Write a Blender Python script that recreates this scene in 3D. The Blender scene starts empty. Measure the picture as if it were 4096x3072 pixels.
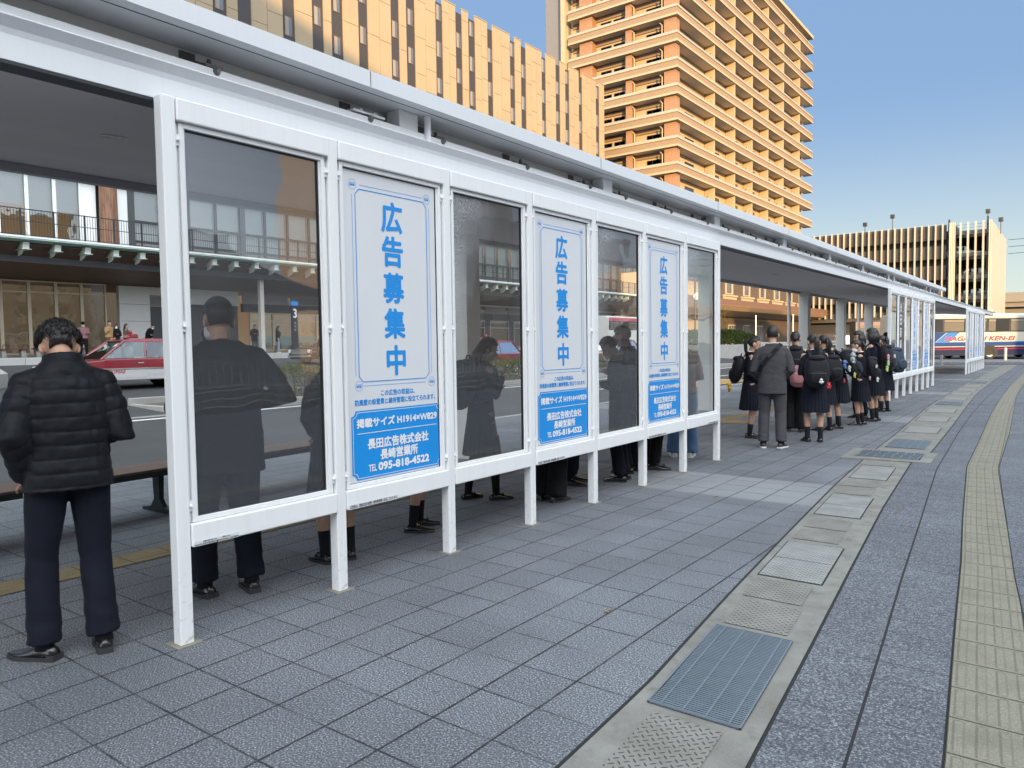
import bpy, bmesh, math, random
import numpy as np
from mathutils import Vector, Matrix, noise
R = math.radians
scene = bpy.context.scene
COL = scene.collection
random.seed(7)

# ------------------------------------------------------------------ camera
CAM = np.array([3.543, -1.936, 1.486]); YAW, PITCH, ROLL = 0.644, 0.0524, -0.0138
_fh = np.array([-math.sin(YAW), math.cos(YAW), 0.0]); _up = np.array([0, 0, 1.0])
_right = np.array([math.cos(YAW), math.sin(YAW), 0.0])
_fwd = _fh*math.cos(PITCH) - _up*math.sin(PITCH); _upc = _up*math.cos(PITCH) + _fh*math.sin(PITCH)
_cx = _right*math.cos(ROLL) + _upc*math.sin(ROLL); _cy = _upc*math.cos(ROLL) - _right*math.sin(ROLL)
cam = bpy.data.cameras.new('camera'); cam_o = bpy.data.objects.new('camera', cam); COL.objects.link(cam_o)
cam.sensor_width = 36.0; cam.lens = 3000/4096*36.0; cam.clip_end = 6000; cam.clip_start = 0.05
m4 = Matrix.Identity(4)
for i in range(3):
    m4[i][0], m4[i][1], m4[i][2], m4[i][3] = _cx[i], _cy[i], -_fwd[i], CAM[i]
cam_o.matrix_world = m4
scene.camera = cam_o

# ------------------------------------------------------------------ sky, sun, exposure
ZENITH_FILL = 1.6; SUNSIDE_FILL = 4.0  # gains of the added overhead and sun-side sky fill
SUN_EL = R(9.5); SUN_AZ = math.atan2(0.72, -0.69)     # azimuth measured from +Y towards +X
world = bpy.data.worlds.new("World"); scene.world = world; world.use_nodes = True
wn = world.node_tree; wn.nodes.clear()
sky = wn.nodes.new('ShaderNodeTexSky'); sky.sky_type = 'NISHITA'; sky.sun_disc = False
sky.sun_elevation = SUN_EL; sky.sun_rotation = SUN_AZ; sky.altitude = 20; sky.air_density = 1.0
sky.dust_density = 0.6; sky.ozone_density = 1.6
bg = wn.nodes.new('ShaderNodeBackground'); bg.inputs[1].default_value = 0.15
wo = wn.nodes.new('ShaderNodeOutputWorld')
# clear blue low sky with haze at the horizon; zenith brightened out of view as added fill for the plaza
def _wmath(op, a, b):
    n = wn.nodes.new('ShaderNodeMath'); n.operation = op
    for i, v in enumerate((a, b)):
        if isinstance(v, (int, float)): n.inputs[i].default_value = v
        else: wn.links.new(v, n.inputs[i])
    return n.outputs[0]
def _wmix(f, a, b, blend='MIX'):
    n = wn.nodes.new('ShaderNodeMix'); n.data_type = 'RGBA'; n.blend_type = blend
    for i, v in ((0, f), (6, a), (7, b)):
        if isinstance(v, (int, float)): n.inputs[i].default_value = v
        elif isinstance(v, tuple): n.inputs[i].default_value = v+(1,)
        else: wn.links.new(v, n.inputs[i])
    return n.outputs[2]
_tc = wn.nodes.new('ShaderNodeTexCoord'); _sp = wn.nodes.new('ShaderNodeSeparateXYZ'); wn.links.new(_tc.outputs['Generated'], _sp.inputs[0])
def _range(v, lo, hi):
    n = wn.nodes.new('ShaderNodeMapRange'); n.interpolation_type = 'SMOOTHSTEP'; wn.links.new(v, n.inputs[0]); n.inputs[1].default_value = lo; n.inputs[2].default_value = hi; return n.outputs[0]
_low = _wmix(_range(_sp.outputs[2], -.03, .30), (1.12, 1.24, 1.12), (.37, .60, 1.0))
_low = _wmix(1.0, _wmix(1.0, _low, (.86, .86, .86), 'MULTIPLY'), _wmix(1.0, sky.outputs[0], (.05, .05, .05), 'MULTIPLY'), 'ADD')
_high = _wmix(1.0, sky.outputs[0], (ZENITH_FILL*2.75, ZENITH_FILL*1.85, ZENITH_FILL*1.2), 'MULTIPLY')
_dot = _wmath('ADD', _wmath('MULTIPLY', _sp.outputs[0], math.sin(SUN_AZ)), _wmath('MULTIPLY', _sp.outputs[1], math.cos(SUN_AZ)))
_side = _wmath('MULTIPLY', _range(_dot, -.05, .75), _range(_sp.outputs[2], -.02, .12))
_sunside_fill = _wmix(_side, (0, 0, 0), (SUNSIDE_FILL*.93, SUNSIDE_FILL*.96, SUNSIDE_FILL*1.0))          # added fill: sun-side half of the sky brightened to light shaded walls
wn.links.new(_wmix(1.0, _wmix(_range(_sp.outputs[2], .44, .74), _low, _high), _sunside_fill, 'ADD'), bg.inputs[0]); wn.links.new(bg.outputs[0], wo.inputs[0])
sun = bpy.data.lights.new('sun', 'SUN'); sun.energy = 2.0; sun.angle = R(0.6); sun.color = (1.0, 0.64, 0.27)
sun_o = bpy.data.objects.new('sun', sun); COL.objects.link(sun_o)
sdir = Vector((math.sin(SUN_AZ)*math.cos(SUN_EL), math.cos(SUN_AZ)*math.cos(SUN_EL), math.sin(SUN_EL)))
sun_o.rotation_euler = sdir.to_track_quat('Z', 'Y').to_euler()
sun_o.location = (60, -60, 60)
scene.view_settings.view_transform = 'Standard'; scene.view_settings.look = 'None'
scene.view_settings.exposure = 2.2; scene.view_settings.gamma = 1.0
scene.cycles.max_bounces = 8; scene.cycles.transparent_max_bounces = 12
scene.cycles.use_adaptive_sampling = True
scene.cycles.caustics_reflective = False; scene.cycles.caustics_refractive = False

# ------------------------------------------------------------------ node / material helpers
class NT:
    """small wrapper that writes shader maths as calls"""
    def __init__(s, name):
        s.m = bpy.data.materials.new(name); s.m.use_nodes = True; s.t = s.m.node_tree; s.t.nodes.clear()
        s.out = s.t.nodes.new('ShaderNodeOutputMaterial')
    def n(s, typ, **kw):
        nd = s.t.nodes.new('ShaderNode'+typ)
        for k, v in kw.items(): setattr(nd, k, v)
        return nd
    def put(s, sock, v):
        if hasattr(v, 'links') or isinstance(v, bpy.types.NodeSocket): s.t.links.new(v, sock)
        elif v is not None: sock.default_value = v
    def math(s, op, a, b=None, c=None, clamp=False):
        nd = s.n('Math', operation=op, use_clamp=clamp)
        for i, v in enumerate((a, b, c)):
            if v is not None: s.put(nd.inputs[i], v)
        return nd.outputs[0]
    def mix(s, f, a, b, blend='MIX'):
        nd = s.n('Mix', data_type='RGBA', blend_type=blend)
        s.put(nd.inputs[0], f)
        for i, v in ((6, a), (7, b)):
            if isinstance(v, tuple) and len(v) == 3: v = v+(1,)
            s.put(nd.inputs[i], v)
        return nd.outputs[2]
    def noise(s, vec, scale, detail=4, rough=.55, col=False):
        nd = s.n('TexNoise'); s.put(nd.inputs['Vector'], vec); nd.inputs['Scale'].default_value = scale
        nd.inputs['Detail'].default_value = detail; nd.inputs['Roughness'].default_value = rough
        return nd.outputs[1] if col else nd.outputs[0]
    def ramp(s, f, a, b):
        return s.n('MapRange') if False else s._mr(f, a, b)
    def _mr(s, f, a, b):
        nd = s.n('MapRange', clamp=True); s.put(nd.inputs[0], f); nd.inputs[1].default_value = a; nd.inputs[2].default_value = b
        return nd.outputs[0]
    def pos(s): return s.n('NewGeometry').outputs['Position']
    def obj(s): return s.n('TexCoord').outputs['Object']
    def uv(s): return s.n('TexCoord').outputs['UV']
    def sep(s, v):
        nd = s.n('SeparateXYZ'); s.put(nd.inputs[0], v); return nd.outputs
    def comb(s, x, y, z=0.0):
        nd = s.n('CombineXYZ')
        for i, v in enumerate((x, y, z)): s.put(nd.inputs[i], v)
        return nd.outputs[0]
    def bump(s, h, strength=.3, dist=.01):
        nd = s.n('Bump'); s.put(nd.inputs['Height'], h); nd.inputs['Strength'].default_value = strength
        nd.inputs['Distance'].default_value = dist; return nd.outputs[0]
    def bsdf(s, col, rough=.6, metal=0.0, normal=None, spec=.5, sheen=0, coat=0, emit=None, estr=0):
        b = s.n('BsdfPrincipled')
        if isinstance(col, tuple) and len(col) == 3: col = col+(1,)
        s.put(b.inputs['Base Color'], col); s.put(b.inputs['Roughness'], rough); s.put(b.inputs['Metallic'], metal)
        if normal is not None: s.put(b.inputs['Normal'], normal)
        b.inputs['Specular IOR Level'].default_value = spec
        if sheen: b.inputs['Sheen Weight'].default_value = sheen
        if coat: b.inputs['Coat Weight'].default_value = coat; b.inputs['Coat Roughness'].default_value = .05
        if emit is not None:
            s.put(b.inputs['Emission Color'], emit+(1,) if isinstance(emit, tuple) else emit); b.inputs['Emission Strength'].default_value = estr
        return b.outputs[0]
    def done(s, sh): s.t.links.new(sh, s.out.inputs[0]); return s.m

_MC = {}
def simple(name, col, rough=.6, metal=0.0, var=.12, vs=3.0, bump=0.0, bs=60.0, spec=.5, sheen=0, coat=0, stretch=None, emit=None, estr=0):
    """a plain surface whose colour wanders a little, with optional fine bump"""
    if name in _MC: return _MC[name]
    t = NT(name); v = t.obj()
    if stretch:
        mp = t.n('Mapping'); t.put(mp.inputs[0], v); mp.inputs['Scale'].default_value = stretch; v = mp.outputs[0]
    f = t.noise(v, vs, 5)
    lo = tuple(c*(1-var) for c in col); hi = tuple(min(1, c*(1+var)) for c in col)
    c = t.mix(f, lo, hi)
    rr = t.math('MULTIPLY_ADD', f, .16, rough-.08)
    nm = None
    if bump: nm = t.bump(t.noise(v, bs, 3), bump, .004)
    _MC[name] = t.done(t.bsdf(c, rr, metal, nm, spec, sheen, coat, emit, estr))
    return _MC[name]

# ------------------------------------------------------------------ mesh helpers
class MB:
    def __init__(s): s.v = []; s.f = []; s.m = []; s.uv = None
    def add(s, vs, fs, mi=0):
        o = len(s.v); s.v += [tuple(p) for p in vs]; s.f += [tuple(i+o for i in f) for f in fs]; s.m += [mi]*len(fs); return s
    def box(s, x0, x1, y0, y1, z0, z1, mi=0):
        v = [(x0,y0,z0),(x1,y0,z0),(x1,y1,z0),(x0,y1,z0),(x0,y0,z1),(x1,y0,z1),(x1,y1,z1),(x0,y1,z1)]
        return s.add(v, [(0,3,2,1),(4,5,6,7),(0,1,5,4),(1,2,6,5),(2,3,7,6),(3,0,4,7)], mi)
    def obox(s, c, hx, hy, hz, M=None, mi=0):
        M = M or Matrix.Identity(3); c = Vector(c)
        v = [c + M @ Vector((sx*hx, sy*hy, sz*hz)) for sx, sy, sz in ((-1,-1,-1),(1,-1,-1),(1,1,-1),(-1,1,-1),(-1,-1,1),(1,-1,1),(1,1,1),(-1,1,1))]
        return s.add(v, [(0,3,2,1),(4,5,6,7),(0,1,5,4),(1,2,6,5),(2,3,7,6),(3,0,4,7)], mi)
    def loft(s, rings, mi=0, cap=True, closed=True):
        n = len(rings[0]); o = len(s.v); s.v += [tuple(p) for r in rings for p in r]
        k = n if closed else n-1
        for i in range(len(rings)-1):
            for j in range(k):
                a = o+i*n+j; b = o+i*n+(j+1) % n
                s.f.append((a, b, b+n, a+n)); s.m.append(mi)
        if cap and closed:
            s.f.append(tuple(o+j for j in reversed(range(n)))); s.m.append(mi)
            s.f.append(tuple(o+(len(rings)-1)*n+j for j in range(n))); s.m.append(mi)
        return s
    def tube(s, path, rad, n=10, mi=0, cap=True, squash=None):
        path = [Vector(p) for p in path]; rad = [rad]*len(path) if isinstance(rad, (int, float)) else list(rad)
        rings = []; prev = None
        for i, p in enumerate(path):
            d = (path[min(i+1, len(path)-1)] - path[max(i-1, 0)]).normalized()
            if prev is None: prev = d.orthogonal().normalized() if abs(d.z) < .99 else Vector((1,0,0))
            u = (prev - d*prev.dot(d))
            u = u.normalized() if u.length > 1e-6 else d.orthogonal().normalized()
            w = d.cross(u); prev = u
            rings.append([p + (u*math.cos(2*math.pi*k/n) + w*math.sin(2*math.pi*k/n))*rad[i] for k in range(n)])
        return s.loft(rings, mi, cap)
    def ell(s, c, r, n=16, k=10, M=None, mi=0, e=1.0, e2=1.0):
        """(super)ellipsoid"""
        M = M or Matrix.Identity(3); c = Vector(c); pw = lambda v, q: math.copysign(abs(v)**q, v)
        rings = []
        for i in range(k+1):
            a = -math.pi/2 + math.pi*i/k
            a = max(min(a, math.pi/2-.02), -math.pi/2+.02)
            cz = pw(math.sin(a), e); cr = pw(math.cos(a), e)
            rings.append([c + M @ Vector((r[0]*cr*pw(math.cos(2*math.pi*j/n), e2), r[1]*cr*pw(math.sin(2*math.pi*j/n), e2), r[2]*cz)) for j in range(n)])
        return s.loft(rings, mi)
    def prism(s, poly, axis, a, b, mi=0):
        """polygon (2-D list) extruded along an axis ('x': poly is (y,z), 'y': (x,z), 'z': (x,y))"""
        def P(p, t):
            return {'x': (t, p[0], p[1]), 'y': (p[0], t, p[1]), 'z': (p[0], p[1], t)}[axis]
        return s.loft([[P(p, a) for p in poly], [P(p, b) for p in poly]], mi)
    def disc(s, c, ax, r, n=20, r2=None, mi=0):
        c = Vector(c); ax = Vector(ax).normalized(); u = ax.orthogonal().normalized(); w = ax.cross(u)
        P = lambda q: [c + (u*math.cos(2*math.pi*k/n) + w*math.sin(2*math.pi*k/n))*q for k in range(n)]
        if r2 is None: return s.add(P(r), [tuple(range(n))], mi)
        return s.add(P(r)+P(r2), [(k, (k+1) % n, n+(k+1) % n, n+k) for k in range(n)], mi)
    def build(s, name, mats, parent=None, smooth=False, bevel=0.0, seg=2, auto=None):
        me = bpy.data.meshes.new(name); me.from_pydata(s.v, [], s.f)
        for m in (mats if isinstance(mats, (list, tuple)) else [mats]): me.materials.append(m)
        if any(s.m): me.polygons.foreach_set('material_index', s.m)
        if s.uv:
            l = me.uv_layers.new(name='UVMap'); co = []
            for f in s.f: co += [c for i in f for c in s.uv[i]]
            l.data.foreach_set('uv', co)
        bm = bmesh.new(); bm.from_mesh(me); bmesh.ops.recalc_face_normals(bm, faces=bm.faces); bm.to_mesh(me); bm.free()
        o = bpy.data.objects.new(name, me); COL.objects.link(o)
        if parent: o.parent = parent
        if smooth: me.polygons.foreach_set('use_smooth', [True]*len(me.polygons))
        if smooth and auto: me.set_sharp_from_angle(angle=R(auto))
        if bevel:
            b = o.modifiers.new('bevel', 'BEVEL'); b.width = bevel; b.segments = seg; b.limit_method = 'ANGLE'
        me.update()
        return o

def tag(o, label=None, cat=None, group=None, kind=None):
    if label: o['label'] = label
    if cat: o['category'] = cat
    if group: o['group'] = group
    if kind: o['kind'] = kind
    return o
def thing(name, label, cat, loc=(0,0,0), rz=0.0, group=None):
    o = bpy.data.objects.new(name, None); COL.objects.link(o); o.location = loc; o.rotation_euler = (0,0,rz); o.empty_display_size = .2
    return tag(o, label, cat, group)
def dup(o, parent=None):
    c = o.copy(); COL.objects.link(c)
    if parent is not None: c.parent = parent
    for ch in o.children: dup(ch, c)
    return c
def struct(name, mb, mat, **k): return tag(mb.build(name, mat, **k), kind='structure')

def text_mb(body, size, bold=0.0, align='CENTER', fit_w=None, shear=0.0, fit_h=None):
    """lettering as a flat MB centred on the origin in the xy plane; bold strokes are built from slightly shifted sheets"""
    cu = bpy.data.curves.new('lettering', 'FONT'); cu.body = body; cu.size = size; cu.align_x = align; cu.shear = shear
    cu.resolution_u = 3
    ob = bpy.data.objects.new('lettering', cu); COL.objects.link(ob)
    me = bpy.data.meshes.new_from_object(ob.evaluated_get(bpy.context.evaluated_depsgraph_get()))
    mb = MB(); vs = [v.co.copy() for v in me.vertices]; fs = [tuple(p.vertices) for p in me.polygons]
    if vs:
        x0, x1 = min(v.x for v in vs), max(v.x for v in vs); y0, y1 = min(v.y for v in vs), max(v.y for v in vs)
        sx = ((fit_w-2*bold)/(x1-x0)) if fit_w else 1.0
        sy = ((fit_h-2*bold)/(y1-y0)) if fit_h else 1.0
        sh_ = [(0,0)] if not bold else [(0,0)]+[(bold*math.cos(a*math.pi/4), bold*math.sin(a*math.pi/4)) for a in range(8)]
        for k, (dx, dy) in enumerate(sh_):
            mb.add([((v.x-(x0+x1)/2)*sx+dx, (v.y-(y0+y1)/2)*sy+dy, .00006*k) for v in vs], fs)
    bpy.data.objects.remove(ob); bpy.data.curves.remove(cu); bpy.data.meshes.remove(me)
    return mb
def glyph(ch, w, h, bold=0.0):
    """one character stretched to a w x h box"""
    return text_mb(ch, 1.0, bold, fit_w=w, fit_h=h)
def stamp(dst, src, M, mi=0):
    dst.add([M @ Vector(v) for v in src.v], src.f, mi); return dst
WALLX = lambda y, z, x=0.0: Matrix(((0,0,1,x),(1,0,0,y),(0,1,0,z),(0,0,0,1)))   # text plane facing +X, reading along +Y

# ------------------------------------------------------------------ shared materials
def paint_mat(name, col, rough=.38, streak=.10):
    t = NT(name); p = t.obj(); g = t.sep(p)
    n1 = t.noise(p, 2.2, 5); mp = t.n('Mapping'); t.put(mp.inputs[0], p); mp.inputs['Scale'].default_value = (30, 30, 1.2)
    st = t._mr(t.noise(mp.outputs[0], 1.0, 4), .5, .75)
    c = t.mix(t.math('MULTIPLY', st, streak*1.6), col, tuple(c*.66 for c in col))
    c = t.mix(t.math('MULTIPLY', n1, .12), c, tuple(c*.8 for c in col))
    sc = t.math('MULTIPLY', t._mr(t.noise(p, 26, 5), .56, .66), t._mr(g[2], .42, .02))      # scuffs and splash marks low on the posts
    c = t.mix(t.math('MULTIPLY', sc, .55), c, (.34,.32,.28))
    return t.done(t.bsdf(c, t.math('MULTIPLY_ADD', n1, .2, rough-.1), 0, t.bump(t.noise(p, 240, 2), .06, .001)))
WHITE = paint_mat('white_paint', (.80, .805, .81))
WHITE2 = paint_mat('white_roof_paint', (.74, .755, .775), .42, .06)
def glass_mat(name, tint, rough=0.0, dusty=False, base_refl=.03):
    t = NT(name); p = t.obj()
    tr = t.n('BsdfTransparent'); tr.inputs[0].default_value = tint+(1,)
    gl = t.n('BsdfGlossy'); gl.inputs[0].default_value = (.9,.92,.95,1); gl.inputs[1].default_value = rough
    wv = t.bump(t.noise(p, 1.1, 2), .012, .5); t.put(gl.inputs['Normal'], wv)
    fr = t.n('Fresnel'); fr.inputs[0].default_value = 1.6
    f = t.math('ADD', t.math('MULTIPLY', fr.outputs[0], 1.35), base_refl, clamp=True)
    ms = t.n('MixShader'); t.put(ms.inputs[0], f); t.t.links.new(tr.outputs[0], ms.inputs[1]); t.t.links.new(gl.outputs[0], ms.inputs[2])
    sh = ms.outputs[0]
    if dusty:
        df = t.n('BsdfDiffuse'); df.inputs[0].default_value = (.62,.64,.68,1)
        g = t.sep(p)
        # grime drifts in from the upper near corner of each pane
        a = t.math('ADD', t.math('MULTIPLY', g[2], .55), t.math('MULTIPLY', g[1], -1.1))
        edge = t.math('ADD', a, t.math('MULTIPLY', t.noise(p, 3.0, 5), .55))
        d = t._mr(edge, .72, 1.12)
        d = t.math('MULTIPLY', d, t._mr(t.noise(p, 60, 4), .15, .8))
        d = t.math('ADD', t.math('MULTIPLY', d, dusty), .042)  # even base film on top of the grime, added to lift the blacks
        m2 = t.n('MixShader'); t.put(m2.inputs[0], d); t.t.links.new(sh, m2.inputs[1]); t.t.links.new(df.outputs[0], m2.inputs[2]); sh = m2.outputs[0]
    return t.done(sh)
GLASS = glass_mat('windbreak_glass', (.90, .90, .89), dusty=.55)
GLASS_CLEAN = glass_mat('window_glass', (.62, .66, .66), base_refl=.05)
DARKGLASS = simple('dark_window_glass', (.03,.035,.045), .06, 0, .3, .4, spec=.9)
CARGLASS = glass_mat('car_glass', (.45, .52, .50), base_refl=.04)
BLACKRUB = simple('black_rubber', (.012,.012,.013), .7, bump=.2)
DARKMETAL = simple('dark_metal', (.035,.037,.042), .45, .3)
STEEL = simple('galvanised_steel', (.15,.18,.215), .5, .4, .2, 14)
BLUE = simple('print_blue', (.006,.265,.70), .35, var=.03)
PRINTW = simple('print_white', (.66,.675,.70), .35, var=.04)
WHITEINK = simple('white_ink', (.78,.79,.80), .4, var=.02)
BLACKINK = simple('black_ink', (.02,.02,.022), .5, var=.02)
CONCRETE = simple('concrete', (.30,.29,.27), .85, 0, .25, 2.5, .35, 90)
GLASS1 = glass_mat('windbreak_glass_clear', (.90, .90, .89), dusty=.02)
# ------------------------------------------------------------------ ground
def gz(x):
    """height of the open ground: level plaza, then the lanes climb gently to the station side"""
    if x > -14.0: return 0.0
    if x < -30.5: return 1.0
    return (-14.0 - x)/16.5
def asphalt_mat():
    t = NT('asphalt'); p = t.pos()
    n = t.noise(p, 0.5, 5); s = t.noise(p, 160, 2); sp = t.n('TexVoronoi'); t.put(sp.inputs['Vector'], p); sp.inputs['Scale'].default_value = 55
    c = t.mix(t._mr(n, .3, .7), (.034,.035,.038), (.056,.058,.061))
    c = t.mix(t._mr(s, .45, .8), c, (.11,.113,.117))
    c = t.mix(t.math('MULTIPLY', t._mr(t.noise(p, .17, 3), .52, .7), .35), c, (.035,.036,.04))
    h = t.math('ADD', s, t.math('MULTIPLY', sp.outputs[0], .6))
    return t.done(t.bsdf(c, .72, 0, t.bump(h, .5, .012), .15))
ASPHALT = asphalt_mat()
xs = [-2500, -400, -120, -60, -30.5, -22, -14, -5.9, 0, 30, 120, 400, 2500]
g = MB()
ys = [-1500, -300, -60, 0, 30, 60, 120, 300, 3500]
vs = [(x, y, gz(x)-0.10) for y in ys for x in xs]; nx = len(xs)
g.add(vs, [(j*nx+i, j*nx+i+1, (j+1)*nx+i+1, (j+1)*nx+i) for j in range(len(ys)-1) for i in range(nx-1)])
struct('ground', g, ASPHALT)

def paving_mat(name, band=True):
    t = NT(name); p = t.pos(); g = t.sep(p)
    u = t.math('DIVIDE', t.math('SUBTRACT', g[0], .915), .30); v = t.math('DIVIDE', t.math('SUBTRACT', g[1], .508), .30)
    fu, fv = t.math('FRACT', u), t.math('FRACT', v)
    e = lambda f: t.math('MINIMUM', f, t.math('SUBTRACT', 1.0, f))
    wob = t.math('MULTIPLY', t.math('SUBTRACT', t.noise(p, 14, 3), .5), .022)
    wl = t.noise(p, 2.2, 2)
    eu = t.math('ADD', e(fu), wob); ev = t.math('ADD', e(fv), wob)
    ju = t._mr(eu, .024, .006); jv = t._mr(ev, .020, .005)
    jv = t.math('MULTIPLY', jv, t._mr(wl, .28, .60)); ju = t.math('MULTIPLY', ju, t._mr(wl, .15, .45))
    j = t.math('MAXIMUM', ju, jv)
    cell = t.comb(t.math('FLOOR', u), t.math('FLOOR', v))
    wnz = t.n('TexWhiteNoise', noise_dimensions='2D'); t.put(wnz.inputs[0], cell); rnd = wnz.outputs[0]
    # ribbed faces, the rib direction turned from tile to tile
    flip = t.math('SUBTRACT', t.math('MULTIPLY', t.math('GREATER_THAN', rnd, .5), 2.0), 1.0)
    ph = t.math('ADD', t.math('MULTIPLY', g[0], t.math('MULTIPLY', flip, .75)), g[1])
    ph = t.math('ADD', ph, t.math('MULTIPLY', t.noise(p, 45, 2), .010))
    rib = t.math('SINE', t.math('MULTIPLY', ph, 2*math.pi/.014)); rib = t.math('MULTIPLY', t.math('ADD', rib, 1.0), .5)
    amp = t._mr(t.noise(p, .9, 2), .35, .62)
    chip = t.noise(p, 120, 3, .65); chip2 = t.noise(p, 420, 1)
    c = t.mix(rnd, (.104,.110,.125), (.134,.141,.158))
    c = t.mix(t._mr(chip, .52, .66), c, (.42,.44,.49)); c = t.mix(t._mr(chip, .48, .34), c, (.035,.037,.045))
    c = t.mix(t.math('MULTIPLY', t.math('MULTIPLY', t.math('SUBTRACT', 1.0, rib), amp), .55), c, (.05,.052,.06))
    if band:
        ym = t.math('MODULO', t.math('ADD', g[1], 16*7.95-4.98), 7.95)
        b = t.math('LESS_THAN', ym, 1.14)
        lc = t.mix(t._mr(chip, .35, .68), (.155,.16,.172), (.285,.29,.30)); lc = t.mix(rnd, lc, tuple(v for v in (.20,.205,.215)))
        c = t.mix(b, c, lc)
    c = t.mix(t.math('MULTIPLY', t._mr(t.noise(p, .7, 4), .45, .75), .34), c, (.07,.072,.08))
    gm = t.n('TexVoronoi'); t.put(gm.inputs['Vector'], p); gm.inputs['Scale'].default_value = 2.1
    c = t.mix(t.math('MULTIPLY', t._mr(t.math('ADD', gm.outputs[0], t.math('MULTIPLY', t.noise(p, 30, 3), .03)), .062, .045), t.math('MULTIPLY', t.math('GREATER_THAN', t.sep(gm.outputs[1])[0], .55), .55)), c, (.05,.05,.054))
    c = t.mix(j, c, (.018,.018,.02))
    h = t.math('ADD', t.math('MULTIPLY', chip, .5), t.math('MULTIPLY', t.math('MULTIPLY', rib, amp), .35))
    h = t.math('SUBTRACT', h, t.math('MULTIPLY', j, 2.0))
    return t.done(t.bsdf(c, .82, 0, t.bump(h, .6, .006), .35))
PAVE = paving_mat('plaza_paving')
# polylines measured on the plaza: drain channel, joint line, tactile strip
def pl(pts): return lambda y: float(np.interp(y, [p[1] for p in pts], [p[0] for p in pts]))
DL = pl([(2.72,-7),(2.14,0),(2.09,.98),(1.96,2.22),(1.80,3.96),(1.61,6.15),(1.45,8.5),(1.33,11),(1.16,13.8),(1.01,16.35),(.86,20.8),(.74,24.8),(.61,32.5),(.45,45),(.35,58)])
DR = pl([(3.3,-7),(2.71,0),(2.65,.58),(2.54,1.76),(2.42,2.99),(2.21,5.22),(1.99,8.07),(2.06,9.1),(1.88,12.98),(1.64,17.6),(1.45,21.66),(1.29,28.66),(1.1,45),(1.0,58)])
ML = pl([(3.6,-7),(2.99,0),(2.93,.78),(2.84,1.8),(2.71,3.19),(2.59,4.58),(2.45,6.16),(2.31,7.76),(2.22,9.46),(2.09,11.84),(1.93,15.67),(1.78,20.75),(1.66,29.3),(1.45,45),(1.4,58)])
TL = pl([(3.8,-7),(3.27,0),(3.21,.97),(3.08,2.44),(2.97,3.75),(2.84,5.09),(2.57,8.12),(2.48,10.35),(2.25,15.54),(2.09,20.4),(1.95,26.4),(1.86,34.1),(1.75,45),(1.72,58)])
TR = pl([(4.12,-7),(3.58,0),(3.51,.97),(3.39,2.44),(3.27,3.57),(3.11,5.42),(2.87,8.21),(2.75,12),(2.48,18.4),(2.37,21.0),(2.24,28.1),(2.14,34),(2.05,45),(2.02,58)])
def strip(l, r, y0, y1, z, step=.25, sub=None):
    m = MB(); m.uv = []; v = 0; n = max(2, int((y1-y0)/step)+1); last = None
    for i in range(n):
        y = y0+(y1-y0)*i/(n-1); a, b = l(y), r(y)
        c = Vector(((a+b)/2, y))
        if last is not None: v += (c-last).length
        last = c
        m.v += [(a, y, z), (b, y, z)]; m.uv += [(0, v), (b-a, v)]
        if i: k = 2*i; m.f.append((k-2, k-1, k+1, k)); m.m.append(0)
    return m
# the plaza itself: a slab whose edge makes the kerb towards the bus lane
pz = MB(); pz.box(-5.75, 70, -60, 47.4, -.3, 0); struct('pavement', pz, PAVE)
kb = MB()
for i in range(110): kb.box(-5.9, -5.755, -60+i*1.0+.004, -59+i*1.0-.004, -.3, .012)
struct('kerb', kb, CONCRETE, bevel=.01)
f = MB(); f.box(-5.75, 70, 53.2, 60, -.3, 0); struct('pavement', f, PAVE)

def walk_mat():
    t = NT('walkway_paving'); p = t.pos(); g = t.sep(t.uv())
    row = t.math('DIVIDE', g[1], .205); fr = t.math('FRACT', row); e = t.math('MINIMUM', fr, t.math('SUBTRACT', 1.0, fr))
    wob = t.math('MULTIPLY', t.math('SUBTRACT', t.noise(p, 14, 3), .5), .03)
    j = t.math('MULTIPLY', t._mr(t.math('ADD', e, wob), .022, .003), t._mr(t.noise(p, 1.6, 3), .38, .62))
    wnz = t.n('TexWhiteNoise', noise_dimensions='1D'); t.put(wnz.inputs['W'], t.math('FLOOR', row)); rnd = wnz.outputs[0]
    rib = t.math('SINE', t.math('MULTIPLY', t.math('ADD', g[1], t.math('MULTIPLY', t.noise(p, 30, 2), .014)), 2*math.pi/.0155)); rib = t.math('MULTIPLY', t.math('ADD', rib, 1.0), .5)
    amp = t._mr(t.noise(p, 1.1, 3), .38, .60)
    chip = t.noise(p, 120, 3, .65)
    c = t.mix(rnd, (.080,.084,.100), (.100,.105,.123))
    c = t.mix(t._mr(chip, .52, .66), c, (.30,.31,.35)); c = t.mix(t._mr(chip, .48, .34), c, (.028,.03,.037))
    c = t.mix(t.math('MULTIPLY', t.math('MULTIPLY', t.math('SUBTRACT', 1.0, rib), amp), .5), c, (.055,.057,.066))
    c = t.mix(j, c, (.02,.02,.022))
    h = t.math('ADD', t.math('MULTIPLY', chip, .5), t.math('MULTIPLY', t.math('MULTIPLY', rib, amp), .35))
    return t.done(t.bsdf(c, .82, 0, t.bump(t.math('SUBTRACT', h, t.math('MULTIPLY', j, 2.0)), .6, .006), .35))
WALK = walk_mat()
FAR = lambda y: TR(y)+9.0
struct('walkway', strip(lambda y: DR(y)+.018, lambda y: ML(y)-.006, -7, 47.4, .004), WALK)
struct('walkway', strip(lambda y: ML(y)+.006, lambda y: TL(y)-.008, -7, 47.4, .004), WALK)
struct('walkway', strip(lambda y: TR(y)+.008, FAR, -7, 47.4, .004), WALK)
SEAM = simple('dark_joint', (.014,.014,.015), .95, bump=.5)
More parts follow.
